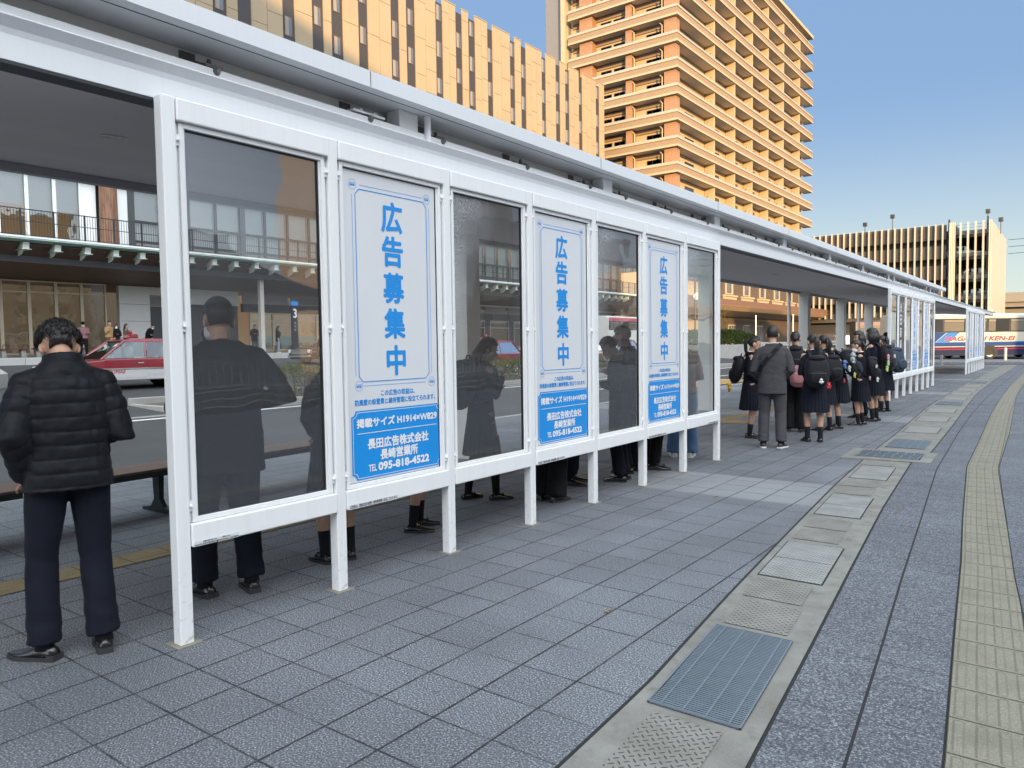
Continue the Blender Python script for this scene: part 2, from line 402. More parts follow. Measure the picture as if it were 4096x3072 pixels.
struct('joint_line', strip(lambda y: DL(y)-.02, lambda y: TR(y)+.03, -7, 47.4, .002), SEAM)

def tactile_mat(name, dots=False, col=(.20,.185,.145)):
    t = NT(name); p = t.pos(); g = t.sep(t.uv())
    fr = t.math('FRACT', t.math('DIVIDE', g[1], .30)); e = t.math('MINIMUM', fr, t.math('SUBTRACT', 1.0, fr))
    j = t._mr(e, .022, .006)
    f2 = t.math('FRACT', t.math('DIVIDE', g[0], .30)); e2 = t.math('MINIMUM', f2, t.math('SUBTRACT', 1.0, f2)); j = t.math('MAXIMUM', j, t._mr(e2, .016, .004))
    w = t.math('ABSOLUTE', t.math('SUBTRACT', t.math('FRACT', t.math('DIVIDE', g[0], .075)), .5))
    bar = t._mr(w, .30, .16)
    if dots:
        w2 = t.math('ABSOLUTE', t.math('SUBTRACT', t.math('FRACT', t.math('DIVIDE', g[1], .06)), .5)); w1 = t.math('ABSOLUTE', t.math('SUBTRACT', t.math('FRACT', t.math('DIVIDE', g[0], .06)), .5))
        bar = t._mr(t.math('SQRT', t.math('ADD', t.math('MULTIPLY', w1, w1), t.math('MULTIPLY', w2, w2))), .30, .18)
    else:
        bar = t.math('MULTIPLY', bar, t._mr(e, .05, .09))
    n = t.noise(p, 190, 2); st = t.noise(p, 5, 5)
    c = t.mix(t._mr(n, .4, .7), tuple(v*.78 for v in col), tuple(v*1.28 for v in col))
    c = t.mix(t.math('MULTIPLY', t._mr(st, .45, .7), .45), c, tuple(v*.55 for v in col))
    side = t.math('MULTIPLY', t.math('MULTIPLY', bar, t.math('SUBTRACT', 1.0, bar)), 1.6)
    c = t.mix(side, c, (.10,.09,.065)); c = t.mix(j, c, (.03,.028,.024))
    h = t.math('SUBTRACT', t.math('MULTIPLY', bar, 1.0), t.math('MULTIPLY', j, .8)); h = t.math('ADD', h, t.math('MULTIPLY', n, .12))
    return t.done(t.bsdf(c, .8, 0, t.bump(h, .9, .005), .35))
TACT = tactile_mat('tactile_guide_paving'); TDOT = tactile_mat('tactile_warning_paving', True)
TACT2 = tactile_mat('tactile_guide_paving_yellow', False, (.22,.165,.085)); TDOT2 = tactile_mat('tactile_warning_paving_yellow', True, (.24,.18,.09))
struct('tactile_path', strip(TL, TR, -7, 47.4, .007), TACT)
struct('tactile_path', strip(lambda y: -1.95, lambda y: -1.65, -30, 13.2, .005), TACT2)
struct('tactile_path', strip(lambda y: -1.95, lambda y: -1.65, 14.1, 47, .005), TACT2)
struct('tactile_path', strip(lambda y: -1.95, lambda y: -1.2, 11.25, 11.85, .008), TDOT2)

# ------------------------------------------------------------------ drain channel: concrete bed, grates and covers
def conc_mat():
    t = NT('drain_concrete'); p = t.pos()
    n = t.noise(p, 4, 6); f = t.noise(p, 150, 2)
    c = t.mix(t._mr(n, .3, .7), (.138,.133,.120), (.218,.212,.195)); c = t.mix(t.math('MULTIPLY', t._mr(t.noise(p, 11, 5), .55, .72), .5), c, (.075,.072,.066))
    c = t.mix(t.math('MULTIPLY', t._mr(f, .5, .8), .5), c, (.27,.265,.25))
    return t.done(t.bsdf(c, .85, 0, t.bump(t.math('ADD', f, n), .35, .006), .3))
DCON = conc_mat()
def tread_mat(name, a, b, scale=.042):
    """raised lozenge tread, alternating direction"""
    t = NT(name); p = t.pos(); g = t.sep(t.uv())
    x = t.math('DIVIDE', g[0], scale); y = t.math('DIVIDE', g[1], scale)
    r = t.math('ADD', x, y); q = t.math('SUBTRACT', x, y)
    cr, cq = t.math('FLOOR', r), t.math('FLOOR', q)
    par = t.math('MODULO', t.math('ADD', t.math('ADD', cr, cq), 400.0), 2.0)
    lr = t.math('SUBTRACT', t.math('FRACT', r), .5); lq = t.math('SUBTRACT', t.math('FRACT', q), .5)
    ax = t.n('Mix', data_type='FLOAT'); t.put(ax.inputs[0], par); t.put(ax.inputs[2], lr); t.put(ax.inputs[3], lq)
    bx = t.n('Mix', data_type='FLOAT'); t.put(bx.inputs[0], par); t.put(bx.inputs[2], lq); t.put(bx.inputs[3], lr)
    d = t.math('ADD', t.math('POWER', t.math('DIVIDE', ax.outputs[0], .46), 2.0), t.math('POWER', t.math('DIVIDE', bx.outputs[0], .13), 2.0))
    k = t._mr(d, 1.05, .75)
    n = t.noise(p, 5, 5); f = t.noise(p, 160, 2)
    c = t.mix(t._mr(n, .3, .7), a, b); c = t.mix(t.math('MULTIPLY', t._mr(f, .5, .8), .4), c, tuple(v*1.3 for v in b))
    c = t.mix(t.math('MULTIPLY', k, .86), c, (.035,.034,.032))
    return t.done(t.bsdf(c, .75, 0, t.bump(t.math('SUBTRACT', t.math('MULTIPLY', f, .15), k), .7, .004), .35))
TREAD = tread_mat('tread_concrete', (.150,.144,.128), (.215,.207,.188)); TREADL = tread_mat('tread_pale_cover', (.185,.185,.18), (.27,.27,.265))
struct('drain_channel', strip(DL, lambda y: DR(y)+.003, -7, 8.06, .006), DCON)
struct('drain_channel', strip(DL, lambda y: DR(y)+.003, 9.04, 47.4, .006), DCON)
def frac(y0, y1, a, b, z): return strip(lambda y: DL(y)+(DR(y)-DL(y))*a, lambda y: DL(y)+(DR(y)-DL(y))*b, y0, y1, z, .1)
tread_g = 'ribbed concrete covers along the drain'
def cover(y0, y1, a=.13, b=.80, mat=None, name='drain_cover', label='', z=.010, rim=True, halves=1, group=None):
    t = thing(name, label, 'drain cover', (0,0,0), 0, group)
    if rim:
        m = frac(y0, y1, a, b, z-.003); m.build('rim', SEAM, t)
        d = .013; ym = (y0+y1)/2
        cuts = [(y0+d, y1-d)] if halves == 1 else [(y0+d, ym-.004), (ym+.004, y1-d)]
        for c0, c1 in cuts: frac(c0, c1, a+.018, b-.018, z).build('lid', mat, t)
    else: frac(y0, y1, a, b, z).build('lid', mat, t)
    return t
DCG = 'tread patterned covers set in the drain channel'
cover(.02, .74, .22, .76, TREAD, label='tread patterned cover on the near side of the big steel grate', rim=False, group=DCG)
cover(1.83, 2.24, .17, .78, TREAD, label='tread patterned cover just beyond the big steel grate', rim=False, group=DCG)
cover(2.31, 2.68, .12, .75, TREAD, label='tread patterned cover touching the nearest pale split lid', rim=False, group=DCG)
cover(3.76, 4.10, .10, .72, TREAD, label='tread patterned cover beyond the nearest pale split lid', rim=False, group=DCG)
cover(4.18, 4.55, .10, .72, TREAD, label='tread patterned cover before the second pale split lid', rim=False, group=DCG)
cover(5.70, 6.05, .08, .72, TREAD, label='tread patterned cover beyond the second pale split lid', rim=False, group=DCG)
cover(6.15, 6.55, .08, .72, TREAD, label='tread patterned cover before the third pale split lid', rim=False, group=DCG)
cover(7.62, 7.98, .08, .72, TREAD, label='tread patterned cover touching the crosswise drain slab', rim=False, group=DCG)
LDG = 'pale split lids in the drain channel'
cover(2.74, 3.67, .08, .83, TREADL, 'drain_hatch', 'large pale split lid with black slots, nearest to the big steel grate', halves=2, group=LDG)
cover(4.67, 5.62, .08, .80, TREADL, 'drain_hatch', 'pale split lid beside the light paving band', halves=2, group=LDG)
cover(6.63, 7.57, .08, .80, TREADL, 'drain_hatch', 'pale split lid just before the crosswise drain slab', halves=2, group=LDG)
PALEC = simple('pale_lid_concrete', (.20,.197,.188), .85, 0, .2, 4, .3, 120)
for i, (a0, a1) in enumerate([(11.33,12.22),(13.25,14.2),(15.2,16.18),(18.9,19.8),(20.8,21.7),(22.7,23.6),(24.7,25.6),(28.8,29.7),(30.8,31.7)]):
    w = ['first plain lid beyond the two grates', 'second plain lid beyond the two grates', 'third plain lid beyond the two grates', 'plain lid just beyond the distant grate', 'plain lid level with the middle posts of the second windbreak',
         'plain lid after the middle posts of the second windbreak', 'plain lid near the end of the second windbreak', 'far plain lid past the second windbreak', 'farthest plain lid before the third windbreak'][i]
    cover(a0, a1, .08, .84, PALEC, 'drain_hatch', w+' in the drain', group='plain concrete lids along the far drain')
def grate(y0, y1, a, b, label, nb, cols, bar=.0045):
    t = thing('drain_grate', label, 'drain grate', (0,0,0), 0, 'steel grates in the drain channel')
    P = lambda u, y, z: (DL(y)+(DR(y)-DL(y))*u, y, z)
    frac(y0, y1, a, b, .0085).build('pit', SEAM, t)
    fr = MB()
    for u in (a, b):
        fr.loft([[P(u, y, .0095), (P(u, y, 0)[0]+.007*(1 if u == a else -1), y, .0095), (P(u, y, 0)[0]+.007*(1 if u == a else -1), y, .016), P(u, y, .016)] for y in (y0, y1)])
    for y in (y0, y1-.007): fr.loft([[P(u, y, .0095), P(u, y+.007, .0095), P(u, y+.007, .0162), P(u, y, .0162)] for u in (a, b)])
    fr.build('frame', STEEL, t)
    br = MB()
    for i in range(1, nb):
        y = y0+(y1-y0)*i/nb
        br.loft([[P(u, y-bar, .0095), P(u, y+bar, .0095), P(u, y+bar, .0150), P(u, y-bar, .0150)] for u in (a+.012, b-.012)])
    br.build('bars', STEEL, t)
    rd = MB()
    for u in cols: rd.loft([[P(u, y, .0152), (P(u, y, 0)[0]+.008, y, .0152), (P(u, y, 0)[0]+.008, y, .0172), P(u, y, .0172)] for y in (y0+.008, y1-.008)])
    rd.build('cross_rods', STEEL, t)
grate(.80, 1.77, .12, .86, 'large galvanised steel drain grate nearest the front edge', 58, (.22,.40,.58,.76))
grate(9.35, 10.30, .10, .86, 'steel drain grate touching the crosswise slab', 44, (.25,.40,.55,.70), .006)
grate(17.18, 18.22, .10, .86, 'distant steel drain grate level with the start of the second windbreak', 40, (.2,.34,.48,.62,.76), .007)
grate(26.9, 27.9, .10, .86, 'farthest steel drain grate past the second windbreak', 30, (.2,.34,.48,.62,.76), .008)
cs = thing('drain_slab', 'wide concrete slab crossing the drain with a steel grate', 'drain slab')
m = MB(); m.prism([(1.20,8.06),(2.20,8.13),(2.16,9.03),(1.16,9.03)], 'z', -.02, .014); m.build('slab', DCON, cs, bevel=.004)
m = MB(); m.prism([(1.33,8.27),(2.06,8.29),(2.03,8.86),(1.30,8.88)], 'z', .0145, .016); m.build('pit', SEAM, cs)
m = MB()
for i in range(1, 44):
    k = i/44; x = 1.315+.73*k; m.add([(x-.004, 8.28, .0162),(x+.004, 8.28, .0162),(x+.004-.03, 8.86, .0162),(x-.004-.03, 8.86, .0162)], [(0,1,2,3)])
for i in range(0, 8): 
    x = 1.33+.10*i; m.box(x-.006, x+.006, 8.28, 8.86, .0165, .0185)
for y in (8.275, 8.86): m.box(1.31, 2.05, y, y+.012, .0166, .0186)
m.build('grate', STEEL, cs)

# ------------------------------------------------------------------ lanes beyond the shelter
RMARK = simple('road_paint', (.62,.62,.61), .7, 0, .25, 6)
ROADO = simple('road_paint_orange', (.55,.33,.10), .7, 0, .25, 6)
mk = MB(); mk.box(-13.35, -13.15, -40, 58, -.096, -.094); struct('road_marking', mk, RMARK)
mk = MB(); mk.box(-9.65, -9.52, 20, 58, -.096, -.094); struct('road_marking', mk, RMARK)
mk = MB()
for i in range(9): mk.box(-8.6+.0*i, -7.0, 21+i*.9, 21.45+i*.9, -.096, -.094)
struct('road_marking', mk, ROADO)
GUT = simple('gutter_concrete', (.20,.198,.19), .85, 0, .25, 2, .3, 90)
mk = MB(); mk.box(-14.25, -13.75, -40, 60, -.097, -.092); struct('gutter', mk, GUT)
ISL = simple('island_soil', (.075,.062,.045), .95, 0, .4, 3, .6, 30)
def island(y0, y1, x0=-16.3, x1=-14.25):
    k = MB(); n = int((y1-y0)/1.0)
    k.box(x0, x0+.14, y0, y1, -.2, gz(x0)+.08); k.box(x0+.14, x1-.14, y0, y0+.14, -.2, .07); k.box(x0+.14, x1-.14, y1-.14, y1, -.2, .07)
    for i in range(n): k.box(x1-.14, x1, y0+i*(y1-y0)/n+.004, y0+(i+1)*(y1-y0)/n-.004, -.2, .075)
    struct('kerb', k, CONCRETE, bevel=.015)
    s = MB(); s.box(x0+.145, x1-.145, y0+.145, y1-.145, -.1, .05); struct('island_soil', s, ISL)
island(7.7, 46); island(-26, 5.6, -17.2, -14.6) if False else None
# left island with turf, between the taxi lanes
k = MB()
k.prism([(-29.4,-20),(-20.8,-20),(-21.1,5.9),(-22.4,7.1),(-29.4,9.3)], 'z', .3, gz(-26)+.10); struct('kerb', k, CONCRETE, bevel=.02)
TURF = simple('turf', (.085,.088,.03), .95, 0, .5, 2.2, .8, 40)
s = MB(); s.prism([(-29.1,-20),(-21.1,-20),(-21.4,5.7),(-22.6,6.8),(-29.1,8.9)], 'z', .3, gz(-26)+.112); struct('turf', s, TURF)
# station-side pavement
SIDEW = simple('station_pavement', (.17,.165,.16), .8, 0, .15, 1.2, .3, 60)
s = MB(); s.box(-60, -32.65, -60, 140, .6, 1.2); struct('station_pavement', s, SIDEW)
k = MB()
for i in range(160): k.box(-32.64, -32.35, -60+i*1.25, -58.76+i*1.25, .5, 1.21)
struct('kerb', k, simple('pale_kerb', (.42,.41,.39), .8, 0, .15, 2, .3, 90), bevel=.02)
# ------------------------------------------------------------------ bus shelter roof
SOFF = simple('shelter_ceiling', (.72,.67,.66), .6, 0, .10, .6, stretch=(6, .35, 1))
CREAMW = simple('shelter_inner_fascia', (.80,.77,.72), .6, 0, .06)
COLM = simple('shelter_column_paint', (.78,.75,.69), .5, 0, .12, 1.2, stretch=(4, 4, .6))
Y0, Y1 = -8.0, 47.0
sh = thing('bus_shelter', 'long white bus shelter roof with a raised upper roof over the queue', 'bus shelter')
m = MB(); m.prism([(-.085,2.715),(-.085,2.825),(-.078,2.850),(-.048,2.893),(-.052,2.898),(-.22,2.905),(-.22,2.72)], 'y', Y0, Y1); m.build('front_beam', WHITE2, sh, bevel=.004)
m = MB(); m.prism([(-.084,2.70),(-.084,2.713),(-.20,2.713),(-.20,2.70)], 'y', Y0, Y1); m.build('beam_edge', DARKMETAL, sh)
m = MB(); m.prism([(-.205,2.715),(-2.95,2.925),(-2.95,3.02),(-.225,2.90)], 'y', Y0+.01, Y1-.01); m.build('ceiling', SOFF, sh)
m = MB(); m.prism([(-2.952,2.86),(-3.03,2.86),(-3.03,3.06),(-2.952,3.06)], 'y', Y0, Y1); m.build('rear_beam', simple('rear_beam_paint', (.42,.42,.43), .5), sh, bevel=.004)
# rail of the floodlights on top of the beam, back fascia, upper roof
UY1 = 27.4
m = MB(); m.prism([(-.15,2.925),(-.15,2.972),(-.16,2.972),(-.16,2.935),(-.26,2.935),(-.26,2.925)], 'y', Y0, UY1-.3); m.build('light_rail', WHITE, sh)
m = MB(); m.box(-.345, -.325, Y0, UY1-.2, 2.9, 3.097); m.build('inner_fascia', CREAMW, sh)
m = MB(); m.prism([(0.0,3.10),(0.0,3.20),(-.02,3.206),(-2.2,3.33),(-2.2,3.22),(-.36,3.115),(-.36,3.10)], 'y', Y0, UY1); m.build('upper_roof', WHITE2, sh)
m = MB(); m.box(-.088, -.080, Y0, UY1, 3.0985, 3.0995); m.build('drip_groove', DARKMETAL, sh)
for y in (1.36, 4.2, 7.05, 9.9, 12.75, 15.6, 18.4, 21.3, 24.2):
    m = MB(); m.box(.0005, .002, y-.002, y+.002, 3.104, 3.197); m.build('seam', DARKMETAL, sh)
PY = [-3.9, -1.05, 1.86, 4.62, 7.45, 10.25, 13.0, 15.75, 18.55, 21.5, 24.35, 27.1]
for y in PY:
    m = MB(); m.box(-.29, -.165, y-.09, y+.09, 2.90, 3.098); m.build('post', WHITE, sh, bevel=.006)
m = MB(); m.tube([(-.14, 2.02, 2.9), (-.14, 2.02, 3.097)], .024, 14); m.build('downpipe', WHITE, sh, smooth=True, auto=40)
for y in (19.0, 24.9):
    m = MB(); m.tube([(-.14, y, 2.9), (-.14, y, 3.097)], .03, 14); m.build('downpipe', WHITE, sh, smooth=True, auto=40)
CLAMP = simple('clamp_metal', (.14,.135,.13), .5, .4)
def clamp(y):
    m = MB(); m.box(-.324, -.318, y-.06, y+.03, 3.02, 3.085); m.box(-.318, -.24, y-.012, y+.03, 3.005, 3.022)
    m.tube([(-.22, y+.05, 2.97), (-.22, y+.05, 3.04)], [.022, .010], 8); m.box(-.30, -.17, y+.0, y+.10, 2.985, 3.0)
    m.tube([(-.25, y+.05, 2.975), (-.147, y+.05, 2.962), (-.128, y+.05, 2.962)], [.008, .022, .012], 10)
    return m.build('floodlight_clamp', CLAMP, sh)
c0 = clamp(0.0)
ys_c = []
for a, b in zip(PY[:-1], PY[1:]):
    ys_c += [a+.28, a+(b-a)*.48, b-.42]
c0.location.y = ys_c[0]
for y in ys_c[1:]:
    c = dup(c0, sh); c.location.y = y
m = MB(); m.box(-.25, -.15, 1.35, 1.62, 2.987, 3.0); m.box(-.23, -.17, 1.42, 1.45, 3.0, 3.02); m.box(-.23, -.17, 1.54, 1.57, 3.0, 3.02); m.build('rail_splice', WHITE, sh)
DLT = simple('downlight_glass', (.5,.5,.48), .2)
for y in (-2.2, .35, 4.6, 8.8, 13.0, 17.2, 21.4):
    m = MB(); z = 2.715+(1.2-.205)/2.745*.21-.004
    m.disc((-1.2, y, z), (-.076, 0, -1), .075, 20, .058); m.disc((-1.2, y, z+.002), (-.076, 0, -1), .058, 20); m.build('downlight', DLT, sh)
for i, y in enumerate((-2.5, 5.6, 13.62, 21.0, 25.3, 29.6, 33.9, 38.2, 42.5)):
    m = MB(); m.box(-2.99, -2.72, y-.135, y+.135, 0, 2.92); m.build('column', COLM, sh, bevel=.012)
for y in (19.9, 28.5):
    m = MB(); m.tube([(-2.98, y, 0), (-2.98, y, 2.94)], .045, 14); m.build('downpipe', COLM, sh, smooth=True, auto=40)

# ------------------------------------------------------------------ windbreak walls
S = 1.008; PW = .072; DEP = .07
def bus_icon(cx, cz, r, flip=1):
    """line circle with a little coach in it, in wall coordinates (y, z)"""
    m = MB(); P = lambda y, z: (0, y, z); n = 36
    for a, b in ((r, r*.93),):
        m.add([P(cx+a*math.cos(2*math.pi*k/n), cz+a*math.sin(2*math.pi*k/n)) for k in range(n)]+[P(cx+b*math.cos(2*math.pi*k/n), cz+b*math.sin(2*math.pi*k/n)) for k in range(n)],
              [(k, (k+1) % n, n+(k+1) % n, n+k) for k in range(n)])
    w, h = r*.64, r*.34
    R4 = lambda y0, y1, z0, z1: m.add([P(cx+flip*y0, cz+z0), P(cx+flip*y1, cz+z0), P(cx+flip*y1, cz+z1), P(cx+flip*y0, cz+z1)], [(0,1,2,3)])
    R4(-w, w, -h*.7, h*.05); R4(-w, w, h*.75, h)
    for k in range(5): R4(-w+k*w*.46, -w+k*w*.46+w*.10, h*.05, h*.75)
    R4(w*.85, w, h*.05, h*.75)
    for q in (-.55, .55):
        m.add([P(cx+flip*q*w+h*.32*math.cos(a*math.pi/5), cz-h*.78+h*.32*math.sin(a*math.pi/5)) for a in range(10)], [tuple(range(10))])
    return m
def line_rect(m, y0, z0, y1, z1, w):
    """straight line of width w between two points of the wall plane"""
    d = Vector((y1-y0, z1-z0)).normalized()*w/2; nx, nz = -d.y, d.x
    m.add([(0, y0+nx, z0+nz), (0, y1+nx, z1+nz), (0, y1-nx, z1-nz), (0, y0-nx, z0-nz)], [(0,1,2,3)])
_poster = {}
def poster_meshes():
    """advert: panel local coordinates, y from the bay's post centre line, z from the ground"""
    if _poster: return _poster
    ink = MB()
    for ch, zc, yc in (('広',2.32,.535),('告',2.10,.537),('募',1.865,.54),('集',1.635,.545),('中',1.395,.55)):
        stamp(ink, glyph(ch, .19 if ch != '中' else .175, .20, .0062), WALLX(yc, zc))
    for y, z, fl in ((.205,2.485,1),(.865,2.485,-1),(.885,1.24,-1),(.222,1.24,1)):
        b = bus_icon(y, z, .032, fl); ink.add(b.v, b.f)
    fy0, fy1, fz0, fz1 = .226, .86, 1.265, 2.462; c = .034
    for off, w in ((0, .006), (-.026, .0028)):
        a0, a1, b0, b1 = fy0+off, fy1-off, fz0+off, fz1-off
        cc = c+abs(off)*1.1
        line_rect(ink, a0+cc, b1, a1-cc, b1, w); line_rect(ink, a0+cc, b0, a1-cc, b0, w)
        line_rect(ink, a0, b0+cc, a0, b1-cc, w); line_rect(ink, a1, b0+cc, a1, b1-cc, w)
        if not off:
            line_rect(ink, a0, b1-cc, a0+cc, b1, w); line_rect(ink, a1, b1-cc, a1-cc, b1, w); line_rect(ink, a0, b0+cc, a0+cc, b0, w); line_rect(ink, a1, b0+cc, a1-cc, b0, w)
    stamp(ink, text_mb('この広告の収益は、', .04, .0011, fit_w=.31), WALLX(.56, 1.187))
    stamp(ink, text_mb('防風壁の設置費と維持管理に役立てられます。', .04, .0011, fit_w=.73), WALLX(.55, 1.135))
    _poster['ink'] = ink
    bx = MB(); y0, y1, z0, z1, c = .152, .972, .648, 1.085, .035
    poly = []
    for (cy, cz, a0) in ((y0, z0, 90), (y1, z0, 180), (y1, z1, 270), (y0, z1, 0)):
        arc = [(cy+c*math.cos(R(a0-90*k/6)), cz+c*math.sin(R(a0-90*k/6))) for k in range(7)]
        poly += arc
    bx.add([(0, p[0], p[1]) for p in poly], [tuple(range(len(poly)))]); _poster['box'] = bx
    wt = MB()
    stamp(wt, text_mb('掲載サイズ H1914×W829', .06, .0026, fit_w=.735), WALLX(.56, 1.005))
    line_rect(wt, .20, .94, .92, .94, .0045)
    stamp(wt, text_mb('長田広告株式会社', .07, .0028, fit_w=.56), WALLX(.56, .868))
    stamp(wt, text_mb('長崎営業所', .07, .0028, fit_w=.345), WALLX(.56, .79))
    stamp(wt, text_mb('TEL', .062, .0012, fit_w=.07), WALLX(.32, .714)); stamp(wt, text_mb('095-818-4522', .068, .0036, fit_w=.475), WALLX(.605, .715))
    # thin inner line that follows the scooped corners
    q = [(a + (.012 if a < .5 else -.012), b + (.012 if b < .9 else -.012)) for a, b in poly]
    for i in range(len(q)):
        a, b = q[i], q[(i+1) % len(q)]; line_rect(wt, a[0], a[1], b[0], b[1], .0035)
    _poster['white'] = wt
    return _poster
def poster(parent, x, y, dark=False):
    if dark:
        m = MB(); m.box(x, x+.004, y+.125, y+.955, .63, 2.58); p = m.build('poster', simple('dark_poster', (.025,.022,.03), .35), parent)
        t = MB()
        for k, ch in enumerate('永田斎場'): stamp(t, glyph(ch, .26, .27, .006), WALLX(y+.47, 2.30-.32*k, x+.006))
        for k, ch in enumerate('家族葬会館'): stamp(t, glyph(ch, .085, .085, .0), WALLX(y+.78, 2.40-.11*k, x+.006))
        t.build('lettering', WHITEINK, p)
        t = MB(); t.add([(x+.006, y+.60, .75), (x+.006, y+.86, .75), (x+.006, y+.86, 1.0), (x+.006, y+.60, 1.0)], [(0,1,2,3)]); t.build('notice', PRINTW, p)
        return p
    P = poster_meshes()
    m = MB(); m.box(x, x+.004, y+.125, y+.955, .63, 2.58); p = m.build('poster', PRINTW, parent)
    for key, mt, nm, dx in (('ink', BLUE, 'lettering', .0055), ('box', BLUE, 'blue_field', .0055), ('white', WHITEINK, 'lettering', .0072)):
        if key not in _pm:
            o = P[key].build(nm, mt, p); _pm[key] = o.data
        else:
            o = bpy.data.objects.new(nm, _pm[key]); COL.objects.link(o); o.parent = p
        o.location = (x+dx, y, 0)
    return p
_pm = {}
def bracket_mb():
    m = MB(); m.obox((0,0,0), .003, .019, .027); m.tube([(.003,0,0),(.010,0,0)], [.011,.010], 12); m.tube([(.010,0,0),(.019,0,0)], [.0075,.005], 10); m.obox((.0195,0,0), .0006, .0018, .0018)
    return m
GASK = simple('gasket', (.018,.018,.02), .5)
def windbreak(y0, label, bays, stickers=(), s=S):
    t = thing('windbreak_wall', label, 'windbreak', (0, y0, 0), 0, 'white framed windbreak walls along the shelter')
    n = len(bays)
    post = MB(); post.box(-DEP, 0, 0, PW, 0, 2.72)
    p0 = post.build('post', WHITE, t, bevel=.006)
    sk = MB(); sk.box(-.10, .03, -.03, PW+.03, .0005, .004)
    skm = simple('post_grout', (.22,.20,.165), .95, 0, .3, 20, .6, 90)
    k0 = sk.build('footing', skm, p0)
    tr = MB(); tr.box(-.055, .010, PW+.003, s-.003, 2.605, 2.715); tr0 = tr.build('top_rail', WHITE, t, bevel=.007)
    br = MB(); br.box(-.055, .010, PW+.003, s-.003, .488, .606); br0 = br.build('bottom_rail', WHITE, t, bevel=.007)
    # inner frame with a stepped profile
    fr = MB()
    for z0, z1, y0_, y1_ in ((.608,2.603,PW+.02,PW+.046),(.608,2.603,s-.046,s-.02)): fr.box(-.048, -.010, y0_, y1_, z0, z1)
    for z0, z1 in ((.608,.634),(2.577,2.603)): fr.box(-.048, -.010, PW+.046, s-.046, z0, z1)
    for z0, z1, y0_, y1_ in ((.634,2.577,PW+.046,PW+.056),(.634,2.577,s-.056,s-.046)): fr.box(-.046, -.020, y0_, y1_, z0, z1)
    for z0, z1, y0_, y1_ in ((.608,2.603,PW+.002,PW+.019),(.608,2.603,s-.019,s-.002)): fr.box(-.050, -.024, y0_, y1_, z0, z1)
    fr0 = fr.build('pane_frame', WHITE, t, bevel=.003)
    gk = MB()
    for z0, z1, y0_, y1_ in ((.634,2.577,PW+.0565,PW+.060),(.634,2.577,s-.064,s-.0565)): gk.box(-.044, -.0265, y0_, y1_, z0, z1)
    for z0, z1 in ((.6345,.637),(2.570,2.5765)): gk.box(-.044, -.0265, PW+.060, s-.064, z0, z1)
    gk0 = gk.build('gasket', GASK, fr0)
    brk = bracket_mb().build('bracket', WHITE, t, smooth=True, auto=35)
    first = True
    for i in range(n+1):
        if i:
            d = dup(p0, t); d.location.y = i*s
    for i, kind in enumerate(bays):
        if i:
            for o in (tr0, br0, fr0):
                d = dup(o, t); d.location.y = i*s
        for yy in (PW+.012, s-.010):
            for z in (.695, 1.60, 2.515):
                o = brk if first else dup(brk, t); first = False
                o.location = (-.014, i*s+yy, z)
        if kind == 'ad': poster(t, -.034, i*s)
        elif kind == 'dark': poster(t, -.034, i*s, True)
        else:
            m = MB(); m.add([(0,0,0),(0,s-.130,0),(0,s-.130,1.943),(0,0,1.943)], [(0,1,2,3)])
            o = m.build('glass_pane', GLASS1 if kind == 'clear' else GLASS, t); o.location = (-.036, i*s+PW-.004+.0, .634)
            o.location.y = i*s+PW+.0585-.072+.07; o.location.x = -.037
    m = MB()
    for (i, ya, yb, za, zb, txt, rows) in stickers:
        b = MB(); b.box(.0105, .0118, i*s+ya, i*s+yb, za, zb); o = b.build('sticker', PRINTW, t)
        tm = MB()
        for r_, (tx, q) in enumerate(txt):
            zc = zb-(zb-za)*(r_+.5)/len(txt); stamp(tm, text_mb(tx, (zb-za)/len(txt)*.8, .0003, fit_w=(yb-ya)*q), WALLX(i*s+(ya+yb)/2, zc, .0122))
        tm.build('lettering', BLACKINK, o)
    return t
ADNOTE = (('広告料は、壁面広告の設置・維持管理費に充当しております。', .96),)
st1 = [(0, .08, .335, .489, .514, (('お問い合わせはこちら　　　　受付センター', .6), ('NAGATA AGENT株式会社 ☎095(818)4522  0120(278)295', .97)), 2)]
for i in (1, 3, 5): st1.append((i, .083, .50, .489, .517, ADNOTE, 1))
st1.append((6, .66, .99, .498, .512, ADNOTE, 1))
w1 = windbreak(0.0, 'nearest windbreak wall, seven tall bays of glass and blue lettered posters', ['clear','ad','glass','ad','glass','ad','glass'], st1)
def vertical_note(i):
    b = MB(); b.box(-.0505+.0275, -.0219, i*S-.0185, i*S-.0025, 1.03, 1.585); o = b.build('sticker', PRINTW, w1)
    tm = MB(); tx = 'こちらの壁面に寄りかからないでください。破損の恐れがあります。'
    for k, ch in enumerate(tx):
        if ch in '。、': continue
        stamp(tm, glyph(ch, .0125, .0135), WALLX(i*S-.0105, 1.572-.0172*k, -.0212))
    tm.build('lettering', BLACKINK, o)
for i in (2, 4, 6): vertical_note(i)
windbreak(17.93, 'middle windbreak wall with one dark poster among its seven bays', ['glass','dark','glass','ad','glass','ad','glass'], (), 1.0)
windbreak(34.0, 'farthest windbreak wall, a narrow fan of posts in front of the coach', ['glass','ad','glass','ad','glass','ad','glass'], (), 1.03)
